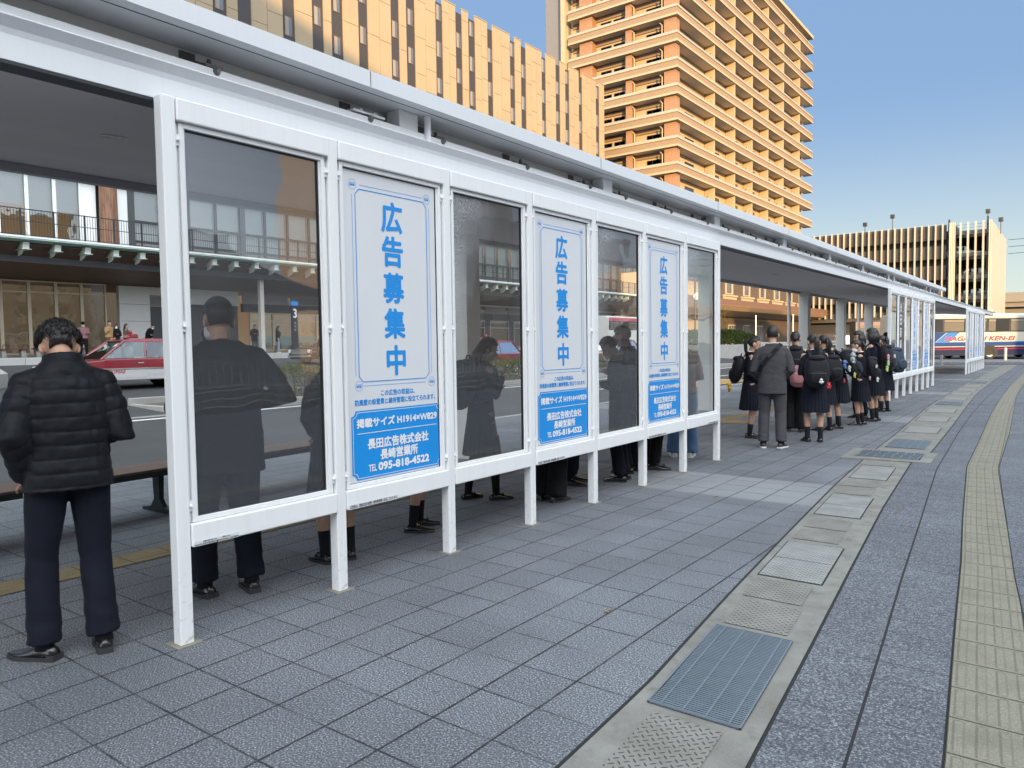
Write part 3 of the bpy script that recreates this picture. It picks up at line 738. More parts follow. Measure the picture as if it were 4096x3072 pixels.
# floor-level bench pair under the shelter
WOODB = simple('brown_bench_slats', (.125,.070,.053), .55, 0, .25, 3, .2, 80, stretch=(1, 8, 1))
GREENM = simple('dark_green_cast_iron', (.012,.022,.02), .45, .2)
def bench(y0, y1, label):
    t = thing('bench', label, 'bench', (-3.08, 0, 0), R(3.0), 'slatted benches under the shelter')
    for k in range(9):
        x = -.215+k*.048; m = MB(); m.box(x, x+.041, y0, y1, .405, .43); m.build('slat', WOODB, t, bevel=.004)
    m = MB(); m.box(-.22, .215, y0+.02, y1-.02, .36, .403); m.build('seat_frame', GREENM, t, bevel=.005)
    for y in ((y0+.28, (y0+y1)/2, y1-.28) if y1-y0 > 2.5 else (y0+.3, y1-.3)):
        m = MB(); m.prism([(-.06,.36),(.06,.36),(.045,.12),(.10,.05),(.24,.028),(.24,0),(-.24,0),(-.24,.028),(-.10,.05),(-.045,.12)], 'y', y-.025, y+.025); m.build('leg', GREENM, t, bevel=.006)
bench(-2.6, 1.85, 'brown slatted bench behind the man in the quilted jacket')
bench(2.0, 3.85, 'brown slatted bench seen through the first glass bay')
# ------------------------------------------------------------------ station building across the lanes
def wood_mat(name, a, b, sc=(1, 14, 1)):
    t = NT(name); p = t.obj(); mp = t.n('Mapping'); t.put(mp.inputs[0], p); mp.inputs['Scale'].default_value = sc
    n = t.noise(mp.outputs[0], 1.2, 6, .65)
    return t.done(t.bsdf(t.mix(t._mr(n, .3, .7), a, b), .55, 0, None, .4))
SOFW = wood_mat('brown_soffit', (.105,.066,.047), (.16,.105,.077))
CLAD = wood_mat('brown_cladding', (.10,.075,.06), (.15,.115,.095), (3, 3, .3))
BARK = wood_mat('bark_column', (.11,.05,.028), (.33,.17,.10), (7, 7, .9))
MINT = simple('mint_painted_steel', (.50,.66,.58), .5, var=.06)
PALEM = simple('pale_green_steel', (.62,.68,.60), .5, var=.08)
BEIGE = simple('beige_mullion', (.52,.43,.31), .5, var=.06)
WALLW = simple('white_wall_panel', (.62,.61,.585), .6, var=.05)
WHITEP = simple('bright_white_panel', (.82,.82,.82), .5, var=.03)
DGREY = simple('dark_grey_cladding', (.055,.055,.062), .5, var=.12)
SLAT = simple('grey_louvre', (.26,.25,.24), .5)
RAIL = simple('black_railing', (.025,.025,.028), .5)
INTW = simple('warm_emissive_interior', (.22,.14,.075), .8, 0, .45, .35, emit=(.9,.55,.25), estr=.05)  # emission put into the back wall in place of room lamps
INTD = simple('dim_emissive_interior', (.10,.085,.065), .85, 0, .5, .5, emit=(.5,.42,.3), estr=.05)  # faint emission stands in for light inside the building
BLIND = simple('roller_blind', (.74,.77,.76), .8, var=.03)
WG = glass_mat('station_glass', (.72,.74,.72), base_refl=.07)
sb = thing('station_building', 'wide station building with a mint balcony edge over a brown soffit', 'station building')
FX = -38.0
def swin(y0, y1, z0, z1, fw=.07, mat=BEIGE, transom=None, name='window', x=FX):
    m = MB(); d0, d1 = x-.06, x+.06
    m.box(d0, d1, y0, y0+fw, z0, z1); m.box(d0, d1, y1-fw, y1, z0, z1); m.box(d0, d1, y0+fw, y1-fw, z0, z0+fw); m.box(d0, d1, y0+fw, y1-fw, z1-fw, z1)
    if transom: m.box(d0, d1, y0+fw, y1-fw, transom-fw/2, transom+fw/2)
    o = m.build(name, mat, sb)
    g = MB(); g.add([(x-.02, y0+fw, z0+fw), (x-.02, y1-fw, z0+fw), (x-.02, y1-fw, z1-fw), (x-.02, y0+fw, z1-fw)], [(0,1,2,3)]); g.build('pane', WG, o)
    return o
# shell
m = MB(); m.box(-60, -44, -60, 100, 1.0, 10.29); m.build('inner_wall', INTD, sb)
m = MB(); m.box(-44, -41.2, -12, 17.0, 6.5, 10.29); m.build('interior', INTW, sb)
m = MB(); m.box(-44, -41.0, -12, 17.9, 1.2, 5.0); m.build('interior', simple('brown_emissive_interior', (.13,.095,.06), .8, 0, .45, .35, emit=(.7,.5,.3), estr=.035), sb)  # this back wall also emits a little in place of interior lighting
m = MB(); m.prism([(-34.5,5.5),(-34.62,5.5),(-38.05,5.02),(-60,5.02),(-60,6.0),(-34.5,5.8)], 'y', -60, 92); m.build('soffit', SOFW, sb)
m = MB(); m.box(-34.505, -34.40, -60, 92, 5.49, 5.80); m.build('soffit_edge', DGREY, sb)
m = MB(); m.prism([(-34.4,5.81),(-33.6,6.20),(-33.6,6.26),(-39.5,6.26),(-39.5,5.81)], 'y', -60, 92); m.build('upper_soffit', SOFW, sb)
m = MB(); m.prism([(-33.0,6.36),(-33.0,6.47),(-33.02,6.48),(-36.5,6.48),(-36.5,6.27),(-33.9,6.27)], 'y', -60, 92); m.build('balcony_slab', MINT, sb)
m = MB(); m.box(-33.02, -32.97, -60, 92, 6.42, 6.50); m.build('balcony_edge', WHITEP, sb)
m = MB(); m.box(-38.1, -36.5, -60, 92, 6.30, 6.46); m.build('balcony_floor', DGREY, sb)
b = MB(); b.box(-33.95, -33.28, -.12, .12, 6.20, 6.268); b.box(-33.9, -33.32, -.13, .13, 5.98, 6.2); b.box(-33.95, -33.27, -.2, .2, 5.955, 5.978); b.prism([(-33.9,5.955),(-33.3,5.955),(-33.6,5.76),(-33.9,5.70)], 'y', -.12, -.07)
b0 = b.build('balcony_bracket', PALEM, sb); b0.location.y = -8.8
for k in range(1, 60):
    d = dup(b0, sb); d.location.y = -8.8+k*1.29
# railing: one panel per post
rp = MB()
rp.box(-.03, .03, -.035, .035, 0, 1.22); rp.box(-.025, .025, .035, 1.285, 1.17, 1.21); rp.box(-.015, .015, .035, 1.285, .06, .09); rp.box(-.012, .012, .035, 1.285, .66, .69)
for k in range(1, 11): rp.box(-.007, .007, k*.118-.006, k*.118+.008, .09, 1.17)
r0 = rp.build('railing_panel', RAIL, sb); r0.location = (-33.12, -8.2, 6.48)
for k in range(1, 62):
    d = dup(r0, sb); d.location.y = -8.2+k*1.32
# ground floor, from left to right
for y in np.arange(-11.1, 17.9, 1.235):
    if y+1.235 < 18.3: swin(y, min(y+1.232, 17.98), 1.32, 5.0, .075, BEIGE, 4.42)
m = MB(); m.box(FX-.4, FX+.05, -12, 17.98, 1.2, 1.318); m.build('plinth', CONCRETE, sb)
def panelw(y0, y1, z0, z1, mat, n=1, name='wall_panel', x=FX, d=.3):
    for k in range(n):
        m = MB(); m.box(x-d, x, y0+.006, y1-.006, z0+(z1-z0)*k/n+.008, z0+(z1-z0)*(k+1)/n-.008); m.build(name, mat, sb)
panelw(18.0, 19.7, 1.2, 4.0, WALLW, 3); panelw(18.0, 19.7, 4.0, 5.0, WALLW)
panelw(19.7, 21.4, 1.2, 3.9, DGREY); panelw(19.7, 22.0, 4.55, 5.0, WALLW); panelw(21.45, 22.0, 1.2, 4.5, WALLW)
def louvre(y0, y1, z0, z1):
    m = MB(); m.box(FX-.12, FX-.08, y0, y1, z0, z1)
    n = int((z1-z0)/.06)
    for k in range(n): m.box(FX-.08, FX-.02, y0, y1, z0+k*(z1-z0)/n, z0+(k+.5)*(z1-z0)/n)
    m.build('louvre', SLAT, sb)
louvre(19.72, 21.4, 3.95, 4.5)
panelw(22.0, 25.3, 4.1, 5.0, WALLW); panelw(22.05, 23.0, 1.2, 4.1, DGREY); panelw(23.0, 24.6, 1.2, 3.6, WALLW, 3); panelw(23.0, 25.2, 3.6, 4.1, DGREY); panelw(24.6, 25.2, 1.2, 3.6, DGREY)
m = MB(); m.box(-35.0, -34.75, 24.6, 24.85, 1.2, 5.55); m.build('column', simple('pale_column', (.55,.52,.47), .55), sb)
for k in range(2):
    y = 25.6+k*3.6; louvre(y, y+3.4, 4.3, 4.9); panelw(y, y+3.55, 3.75, 4.28, DGREY)
for k in range(4):
    y = 26.0+k*1.75; o = swin(y, y+1.74, 1.32, 3.72, .07, BEIGE, 3.2)
    m = MB(); m.box(FX-.05, FX-.035, y+.07, y+1.67, 1.4, 2.25); m.build('frosted_band', simple('teal_frosted_band', (.33,.47,.45), .4), o)
m = MB(); m.box(-43, -41, 25.2, 33.2, 1.2, 5.0); m.build('interior', INTW, sb)
for k in range(9):
    y = 33.3+k*6.6
    louvre(y, y+2.6, 4.25, 4.85); louvre(y+3.2, y+6.2, 4.25, 4.85); panelw(y, y+6.55, 3.65, 4.23, DGREY); panelw(y, y+.6, 1.2, 3.65, DGREY); panelw(y+3.0, y+3.7, 1.2, 3.65, DGREY); panelw(y, y+6.55, 4.86, 5.0, WALLW)
    swin(y+.62, y+2.98, 1.25, 3.64, .08, simple('grey_door_frame', (.33,.32,.30), .5), 3.0); swin(y+3.72, y+6.5, 1.25, 3.64, .08, simple('grey_door_frame', (.33,.32,.30), .5), 3.0)
# first floor
for y in np.arange(-11.55, 16.9, 1.2625):
    y1 = y+1.255
    if y1 > 16.3: break
    swin(y, y1, 6.5, 10.29, .075, WHITEP)
    if True:
        lo = 8.55+.25*math.sin(y*1.7); m = MB(); m.box(FX-.30, FX-.28, y+.02, y1-.02, lo, 10.28); m.build('blind', BLIND, sb)
panelw(16.24, 17.0, 6.5, 10.29, WHITEP); 
m = MB(); m.tube([(-37.6, 17.45, 6.46), (-37.6, 17.45, 10.28)], [.46, .43], 22); m.build('bark_column', BARK, sb, smooth=True, auto=40)
panelw(17.0, 17.9, 6.5, 10.29, DGREY, 1, 'wall_panel', FX-.6); panelw(17.9, 18.72, 6.5, 10.29, WHITEP)
FRM = simple('dark_window_frame', (.04,.04,.045), .45)
for k in range(40):
    y = 18.75+k*1.72
    swin(y, y+1.70, 6.5, 7.45, .06, FRM); swin(y, y+1.70, 7.46, 8.55, .06, FRM); swin(y, y+1.70, 8.56, 10.29, .06, FRM)
    m = MB(); m.box(FX-.30, FX-.28, y+.03, y+1.67, 7.5, 10.28); m.build('blind', BLIND, sb)
    if k % 4 == 0: panelw(y-.1, y+.25, 6.5, 10.29, DGREY, 1, 'column', FX+.09, .12)
m = MB(); m.box(-60, FX+.25, -60, 92, 10.3, 11.1); m.build('parapet', DGREY, sb)
# far benches along the station wall
for i, y in enumerate((12.5, 14.0, 16.2, 27.0, 29.2)):
    t = thing('bench', ['low bench behind the man in the pink sweater', 'low bench between the pink sweater and the tan jacket', 'low bench behind the couple by the white wall', 'low bench beside the black bus stop post', 'low bench under the station windows past the bus stop post'][i], 'bench', (-37.2, y, 1.2), 0, 'low benches along the station wall')
    m = MB(); m.box(-.25, .25, -.6, .6, .38, .43); m.build('seat', simple('red_brown_seat', (.14,.04,.03), .5), t)
    for q in (-.42, .42):
        m = MB(); m.prism([(-.17,0),(.17,0),(.12,.375),(-.12,.375)], 'y', q-.1, q+.1); m.build('leg', CONCRETE, t)
        m = MB(); m.tube([(.05, q, .43), (.05, q, .6), (.05, q+.22, .6), (.05, q+.22, .43)], .018, 8); m.build('armrest', DARKMETAL, t)
# bus stop post
t = thing('bus_stop_sign', 'tall black bus stop post with a large white number three', 'bus stop sign', (-33.6, 26.1, 1.2))
m = MB(); m.box(-.06, .06, -.22, .22, 0, 3.0); m.build('board', simple('black_sign_board', (.015,.017,.02), .4), t, bevel=.01)
m = MB(); m.box(-.065, .065, -.24, .24, 2.78, 3.02); m.build('header', simple('sign_blue', (.03,.22,.6), .4), t)
m = MB(); stamp(m, glyph('3', .26, .55, .012), WALLX(.0, 2.32, .0605)); m.build('lettering', WHITEINK, t)
m = MB()
for k, ch in enumerate('のりば'): stamp(m, glyph(ch, .12, .12), WALLX(.0, 1.75-.2*k, .0605))
m.build('lettering', WHITEINK, t)

# ------------------------------------------------------------------ hotel above the station
def cream_mat(name, col, tile=None):
    t = NT(name); p = t.obj(); n = t.noise(p, .35, 4); f = t.noise(p, 9, 3)
    c = t.mix(t._mr(n, .3, .7), tuple(v*.93 for v in col), tuple(min(1, v*1.05) for v in col)); c = t.mix(t.math('MULTIPLY', f, .12), c, tuple(v*.8 for v in col))
    return t.done(t.bsdf(c, .5, 0, None, .4))
CREAM = cream_mat('cream_panel', (.315,.243,.155)); SLOT = simple('dark_slot', (.035,.030,.032), .6)
hb = thing('hotel_building', 'tall cream panelled hotel with narrow dark window slots', 'hotel')
HX = -40.0
slots = [(10.1,10.9),(12.2,13.0),(15.6,16.4),(17.6,18.4),(21.2,21.95),(25.62,26.37),(27.37,28.16),(30.83,31.6),(33.32,34.1),(35.05,35.9),(37.63,38.35),(41.01,41.7),(42.72,43.5),(46.21,46.86),(48.77,49.41),(50.49,51.2),(53.18,53.72),(56.6,57.16),(58.37,58.98),(61.91,62.42),(64.46,65.06),(66.28,66.84),(68.98,69.47),(72.6,73.12)]
m = MB(); m.box(-62, HX-.055, 4, 74.1, 11.1, 30.4); m.build('slot_wall', SLOT, hb)
rr = random.Random(3); prev = 4.0
slots = [(a-.15, b_+.06) for a, b_ in slots]
for (a, b_) in slots+[(74.3, 75)]:
    w = a-prev; k = 1 if w < 1.6 else 2 if w < 2.7 else 3; m = MB(); gap = .028
    for i in range(k):
        ya, yb = prev+w*i/k, prev+w*(i+1)/k; z = 11.1-rr.random()*3; top = 30.85
        cuts = [11.1]
        z += 3.0
        while z < top-.6:
            if z > 11.4: cuts.append(z)
            z += 2.95 if rr.random() < .7 else 1.9
        cuts.append(top)
        for z0, z1 in zip(cuts[:-1], cuts[1:]): m.box(HX-.07, HX, ya+(gap/2 if i else 0), yb-(gap/2 if i < k-1 else 0), z0+(gap/2), z1-gap/2)
    m.box(HX-.15, HX+.03, prev-.02, a+.02, 30.852, 30.92); m.build('wall_panel', CREAM, hb)
    m = MB(); m.box(HX-.02, HX+.025, prev+.02, prev+.08, 11.1, 30.85); m.build('edge_fin', CREAM, hb); prev = b_
wf = MB(); wf.box(-.03, .012, -.33, -.29, 0, 1.36); wf.box(-.03, .012, .29, .33, 0, 1.36); wf.box(-.03, .012, -.29, .29, 0, .05); wf.box(-.03, .012, -.29, .29, 1.31, 1.36)
WFR = simple('bronze_window_frame', (.10,.055,.03), .45, .2)
HGL = simple('hotel_glass', (.10,.11,.13), .05, 0, .5, .6, spec=1.0); CURT = simple('hotel_curtain', (.22,.20,.18), .9, 0, .25, 8, stretch=(1, 9, .4))
w0 = None
for si, (a, b_) in enumerate(slots[5:]):
    for k in range(4):
        z = 22.82-3.04*.5*((si % 2) == 1)+3.04*k-3.04*(1 if si > 7 else 0)
        if z+1.4 > 30.3 or z < 15: continue
        if w0 is None:
            w0 = wf.build('window', WFR, hb)
            g = MB(); g.box(-.012, -.003, -.285, .285, .055, 1.305); g.build('pane', HGL, w0)
            g = MB(); g.box(-.0025, -.0005, -.28, .02, .06, 1.3); g.build('curtain', CURT, w0); o = w0
        else: o = dup(w0, hb)
        o.location = (HX-.045, (a+b_)/2, z)

# ------------------------------------------------------------------ apartment tower
TAN = None
def tile_mat(name, a, b, sx=.24, sz=.075):
    t = NT(name); p = t.pos(); g = t.sep(p)
    hz = t.math('ADD', g[0], g[1])
    br = t.n('TexBrick'); t.put(br.inputs['Vector'], t.comb(hz, g[2], 0.0)); br.inputs['Color1'].default_value = a+(1,); br.inputs['Color2'].default_value = b+(1,)
    br.inputs['Mortar'].default_value = tuple(v*.72 for v in a)+(1,); br.inputs['Scale'].default_value = 1.0; br.inputs['Brick Width'].default_value = sx; br.inputs['Row Height'].default_value = sz; br.inputs['Mortar Size'].default_value = .008
    n = t.noise(p, .8, 4)
    c = t.mix(t.math('MULTIPLY', n, .25), br.outputs[0], tuple(v*.75 for v in a))
    return t.done(t.bsdf(c, .6, 0, None, .4))
TAN = tile_mat('tan_tile', (.255,.18,.115), (.30,.22,.145)); BRICK = tile_mat('red_brick_tile', (.30,.165,.09), (.38,.22,.125))
TCREAM = simple('tower_cream', (.37,.305,.20), .55, var=.05); SOFT = simple('tower_soffit', (.60,.54,.48), .7, var=.05); TWALL = simple('tower_wall', (.44,.33,.20), .6, var=.05)
TGLASS = simple('tower_rail_glass', (.30,.31,.30), .15, 0, .2)
at = thing('apartment_tower', 'tall tan apartment tower wrapped in cream banded balconies', 'apartment tower')
TX, TY, TY1, TX0 = -33.4, 79.5, 134.6, -48.1; FH = 2.95
m = MB(); m.box(TX0-.4, TX-1.45, TY+1.45, TY1-1.45, 9.5, 53.0); m.build('wall', TWALL, at)
m = MB(); m.box(-52, TX0-.42, TY+.9, TY1, 4, 53.4); m.build('side_wall', simple('grey_recess', (.16,.16,.17), .7), at)
m = MB(); m.box(TX0-1.05, TX0-.43, TY-.02, TY+.85, 4, 53.4); m.build('end_wall', TCREAM, at)
tops = [39.91+FH*k for k in range(-11, 5)]
TWIN = None
for fi, zt in enumerate(tops):
    zb = zt-1.13
    if zt < 9.5: continue
    last = fi == len(tops)-1
    # balcony slab and its wrap-around fascia: cream bands above and below a tiled field
    f = MB(); f.prism([(TX0,TY),(TX,TY),(TX,TY1),(TX-1.43,TY1),(TX-1.43,TY+1.43),(TX0,TY+1.43)], 'z', zb+.02, zb+.22); bal = f.build('balcony', SOFT, at)
    def wrap(z0, z1, out, th, mat, nm):
        q = MB(); q.box(TX0, TX+out, TY-out, TY+th-out, z0, z1); q.box(TX-th+out, TX+out, TY+th-out, TY1, z0, z1); q.box(TX-1.45, TX-th+out, TY1-th, TY1, z0, z1); q.build(nm, mat, bal)
    wrap(zb, zb+.24, .06, .17, TCREAM, 'lower_band'); wrap(zb+.241, zt-.21, -.02, .1, TAN, 'tile_band'); wrap(zt-.209, zt-.07, .05, .17, TCREAM, 'upper_band')
    wrap(zt-.069, zt+.14, -.05, .03, TGLASS, 'rail')
    if fi < len(tops)-1:
        q = MB()
        for y in (90.8, 97.9, 104.7, 111.5, 118.8, 127.3):
            q = MB(); q.box(TX-1.40, TX-.10, y, y+.16, zt-.9, zt+1.83); q.build('partition', TCREAM, bal)
        for (xa, xb, d) in ((-35.2,-33.75,1.55),(-40.2,-39.4,1.2),(-46.6,-44.8,1.2)):
            q = MB(); q.box(xa, xb, TY+.35, TY+1.42, zt-.9, zt+1.83); q.build('brick_pier', BRICK, bal)
        for xx in (-35.5, -39.1):
            q = MB(); q.tube([(xx, TY+.45, zt-.3), (xx, TY+.45, zt+1.25), (xx-.3, TY+.5, zt+1.55)], .07, 8); q.build('downpipe', TCREAM, bal)
        for y in (89.6, 103.3, 117.2):
            q = MB(); q.tube([(TX-.35, y, zt-.3), (TX-.35, y, zt+.6), (TX-.55, y+.6, zt+.8), (TX-.5, y+1.1, zt+1.0)], .07, 8); q.build('downpipe', TCREAM, bal)
        q = MB(); q.box(TX0, TX-1.43, TY+1.31, TY+1.445, zt+1.25, zt+1.80); q.build('lintel', TAN, bal)
        if zt > 14:
            for xx in (-43.4, -41.6, -37.2, -36.2):
                w = .55 if xx > -38 and xx > -36.5 else .72
                q = MB(); q.box(xx-w, xx+w, TY+1.35, TY+1.442, zt-.9, zt+1.0); o = q.build('window', FRM, bal)
                q = MB(); q.box(xx-w+.06, xx-.03, TY+1.79, TY+1.35, zt-.84, zt+.94); q.box(xx+.03, xx+w-.06, TY+1.79, TY+1.35, zt-.84, zt+.94); q.build('pane', HGL, o) if False else q.build('pane', HGL, bal)
            for y in (86.0, 94.3, 101.2, 108.1, 115.1, 123.0):
                q = MB(); q.box(TX-1.445, TX-1.38, y-1.3, y+1.3, zt-.9, zt+1.2); q.build('window', DARKGLASS, bal)
m = MB(); m.box(TX0, TX+.05, TY-.05, TY1, 53.0, 53.5); m.build('roof', TCREAM, at)
# podium with brick piers, sunlit sills and a brown canopy
PXX = -33.2
m = MB(); m.box(-50, PXX, 92.5, 132.3, 1.0, 9.45); m.build('podium_wall', tile_mat('podium_tile', (.085,.062,.046), (.115,.085,.062), .5, .09), at)
m = MB(); m.box(-50, PXX+.1, 80, 132.6, 9.46, 9.9); m.build('podium_roof', TCREAM, at)
m = MB(); m.box(-50, -34.5, 74.4, 92.4, 1.0, 9.45); m.build('podium_wall', TWALL, at)
for y in (95.0, 101.6, 108.2, 114.8, 121.2, 127.6):
    m = MB(); m.box(PXX+.005, PXX+.10, y-1.35, y+1.35, 7.75, 9.4); o = m.build('window', TCREAM, at)
    m = MB(); m.box(PXX+.101, PXX+.16, y-1.0, y+.55, 7.9, 9.2); m.build('pane', HGL, o)
    m = MB(); m.box(PXX+.005, PXX+.45, y-2.2, y+2.2, 7.42, 7.62); m.build('sill', TCREAM, at)
    m = MB(); m.box(PXX+.005, PXX+.30, y-2.1, y+2.1, 6.7, 7.40); m.build('spandrel', TCREAM, at)
for y in (96, 101.5, 107, 112.5):
    m = MB(); m.box(PXX+.005, PXX+.12, y-1.3, y+1.3, 1.2, 3.75); o = m.build('door', TCREAM, at)
    for q in (-.85, 0, .85):
        m = MB(); m.box(PXX+.125, PXX+.14, y+q-.36, y+q+.36, 1.3, 3.6); m.build('pane', HGL, o)
cn = MB(); cn.prism([(-33.1,4.85),(-30.2,5.35),(-29.6,5.9),(-29.6,6.55),(-33.1,6.65)], 'y', 70, 133); cn.build('canopy', simple('brown_canopy_tile', (.15,.08,.056), .5, 0, .2, 2), at)
cn = MB(); cn.prism([(-33.1,4.80),(-30.25,5.32),(-29.55,5.88),(-29.5,5.86),(-30.2,5.28),(-33.1,4.76)], 'y', 70, 133.2); cn.build('canopy_soffit', simple('canopy_soffit', (.40,.28,.17), .5), at)

# ------------------------------------------------------------------ parking garage
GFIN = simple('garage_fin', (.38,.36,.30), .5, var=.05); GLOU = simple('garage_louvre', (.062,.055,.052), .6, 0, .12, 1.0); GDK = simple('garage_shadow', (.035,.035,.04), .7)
def corr_mat(name, col):
    t = NT(name); p = t.pos(); g = t.sep(p); w = t.math('SINE', t.math('MULTIPLY', t.math('ADD', g[0], g[1]), 2*math.pi/.22))
    return t.done(t.bsdf(t.mix(t.noise(p, .4, 3), tuple(v*.9 for v in col), col), .45, 0, t.bump(w, .8, .03)))
GCOR = corr_mat('corrugated_cream_sheet', (.38,.365,.30))
pg = thing('parking_garage', 'brown louvred parking garage with cream fins and open car decks', 'parking garage')
GY = 130.0
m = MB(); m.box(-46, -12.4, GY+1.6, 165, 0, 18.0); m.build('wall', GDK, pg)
for z0, z1 in ((16.6,18.83),(13.7,15.7),(10.5,12.7),(7.4,9.6)):
    m = MB(); m.box(-46, -12.5, GY+.3, GY+.6, z0, z1); 
    for k in range(int((z1-z0)/.25)): m.box(-46, -12.5, GY+.24, GY+.30, z0+k*.25+.05, z0+k*.25+.2)
    m.build('louvre_panel', GLOU, pg)
fm = MB(); fm.box(-.095, .095, -.2, .22, 5.0, 18.95); f0 = fm.build('fin', GFIN, pg); f0.location = (-12.96, GY, 0)
for k in range(1, 34):
    d = dup(f0, pg); d.location.x = -12.96-.942*k
for z in (1.2, 4.4): 
    m = MB(); m.box(-46, -12.5, GY+.3, GY+.7, z, z+1.4); m.build('louvre_panel', GLOU, pg)
m = MB(); m.box(-12.05, -11.25, GY-.5, GY-.1, 5.5, 18.95); m.build('corrugated_pier', GCOR, pg)
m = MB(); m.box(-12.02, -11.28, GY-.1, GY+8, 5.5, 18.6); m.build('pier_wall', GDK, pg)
m = MB(); m.box(-6.95, -6.6, GY-.5, 158.8, 4.2, 18.9); m.build('corrugated_wall', GCOR, pg)
for z in (6.9, 10.0, 13.35, 16.7):
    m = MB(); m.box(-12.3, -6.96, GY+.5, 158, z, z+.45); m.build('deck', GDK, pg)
    m = MB(); m.box(-12.3, -6.96, GY+.35, GY+.45, z+.46, z+1.0); 
    for q in range(22): m.box(-12.3+q*.25, -12.18+q*.25, GY+.33, GY+.35, z+.5, z+.95)
    m.build('guard_rail', simple('garage_guard', (.11,.10,.095), .5), pg)
m = MB()
for x in (-12.2, -7.2): m.box(x-.12, x+.12, GY+.6, GY+.85, 0, 19.6)
m.build('steel_column', DARKMETAL, pg)
fm = MB(); fm.box(-.13, .13, -.25, .05, 4.5, 18.9); f1 = fm.build('fin', GFIN, pg); f1.location = (-10.58, GY, 0)
for x in (-9.62, -8.64, -7.66):
    d = dup(f1, pg); d.location.x = x
m = MB()
for z in (17.6, 18.1, 18.55): m.box(-12.3, -6.96, GY+.36, GY+.40, z, z+.05)
m.build('roof_rail', STEEL, pg)
for i, (x, z) in enumerate(((-26.0, 21.2), (-21.7, 22.1), (-7.95, 21.4), (-6.2, 19.9))):
    t = thing('floodlight', ['small dark floodlight over the left end of the garage roof', 'dark floodlight over the middle of the garage roof', 'tall dark floodlight mast at the open car bay', 'dark floodlight above the corrugated side wall'][i], 'floodlight', (x, 140, 0), 0, 'floodlights on the garage roof')
    m = MB(); m.tube([(0,0,17.9),(0,0,z)], .07, 8); m.build('pole', DARKMETAL, t); m = MB(); m.box(-.32, .32, -.3, .2, z-.1, z+.55); m.build('head', DARKMETAL, t, bevel=.05)
# railway viaduct beyond
VC = simple('viaduct_concrete', (.22,.20,.175), .8, 0, .2, .15)
t = thing('viaduct', 'low concrete railway viaduct beyond the garage', 'viaduct')
m = MB(); m.box(-30, 140, 168, 178, 7.3, 10.0); m.build('deck', VC, t)
m = MB(); m.box(-30, 140, 167.5, 168, 8.2, 8.7); m.build('ledge', VC, t)
for x in range(-20, 140, 14):
    m = MB(); m.prism([(x-1.2,0),(x+1.2,0),(x+1.2,4),(x+3.2,7.29),(x-3.2,7.29),(x-1.2,4)], 'y', 169.5, 176.5); m.build('pier', VC, t)
# ------------------------------------------------------------------ buildings behind the photographer (they shade the plaza and mirror in the panes)
def block(name, label, x0, x1, y0, y1, h, col, floors=True):
    t = thing(name, label, 'building', ((x0+x1)/2, (y0+y1)/2, 0))
    dx, dy = (x1-x0)/2, (y1-y0)/2
    m = MB(); m.box(-dx, dx, -dy, dy, -.1, h); m.build('wall', simple('wall_'+name+str(int(y0)), col, .7, 0, .08, .3), t)
    m = MB(); m.box(-dx-.15, dx+.15, -dy-.15, dy+.15, h+.002, h+.5); m.build('roof', simple('parapet_grey', (.4,.39,.37), .7), t)
    if floors:
        n = int(h/3.0); k = max(2, int(2*dy/4))
        w0 = None
        for f in range(1, n):
            for i in range(k):
                y = -dy+(i+.5)*2*dy/k; z = f*3.0
                if w0 is None:
                    q = MB(); q.box(-.06, .04, -.8, .8, 0, 1.5); w0 = q.build('window', FRM, t)
                    q = MB(); q.box(-.075, -.062, -.72, .72, .07, 1.43); q.build('pane', DARKGLASS, w0); o = w0
                    q = MB(); q.box(-.9, -.08, -1.3, 1.3, -.95, -.83); q.box(-.9, -.86, -1.3, 1.3, -.83, .1); 
                    b0 = q.build('balcony', simple('balcony_cream', (.5,.42,.32), .6), t); ob = b0
                else: o = dup(w0, t); ob = dup(b0, t)
                o.location = (-dx, y, z); ob.location = (-dx, y, z)
    return t
block('office_tower', 'tall grey office tower behind the photographer', 36, 60, -110, -52, 44, (.42,.41,.40), False)
block('office_block', 'mid-rise concrete office block behind the photographer', 34, 52, -51, -13, 25, (.40,.37,.33))
block('shop_block', 'low tan shop building facing the bus stop', 32, 46, -11.5, 12.5, 14.5, (.46,.38,.28))
block('apartment_block', 'narrow orange tan apartment block facing the bus stop', 33, 45, 33.5, 46, 19.5, (.36,.27,.18))
block('shop_block', 'low white shop building at the far corner of the plaza', 32, 46, 48, 64, 11.0, (.55,.53,.50))
# temple style gate house
t = thing('gate_house', 'low gate house with a dark tiled hip roof', 'building', (26, 15.5, 0))
m = MB(); m.box(-2.2, 2.2, -3.4, 3.4, 0, 3.2); m.build('wall', simple('plaster', (.5,.48,.44), .8), t)
def rect(z, ax, ay): return [(-ax,-ay,z),(ax,-ay,z),(ax,ay,z),(-ax,ay,z)]
m = MB(); m.loft([rect(3.21,3.6,4.8), rect(3.4,3.6,4.8), rect(4.0,2.6,3.7), rect(5.0,1.3,2.3), rect(6.0,.25,1.6), rect(6.25,.2,1.6)]); m.build('roof', simple('dark_roof_tile', (.05,.052,.058), .5, 0, .2, 3, .5, 12), t)
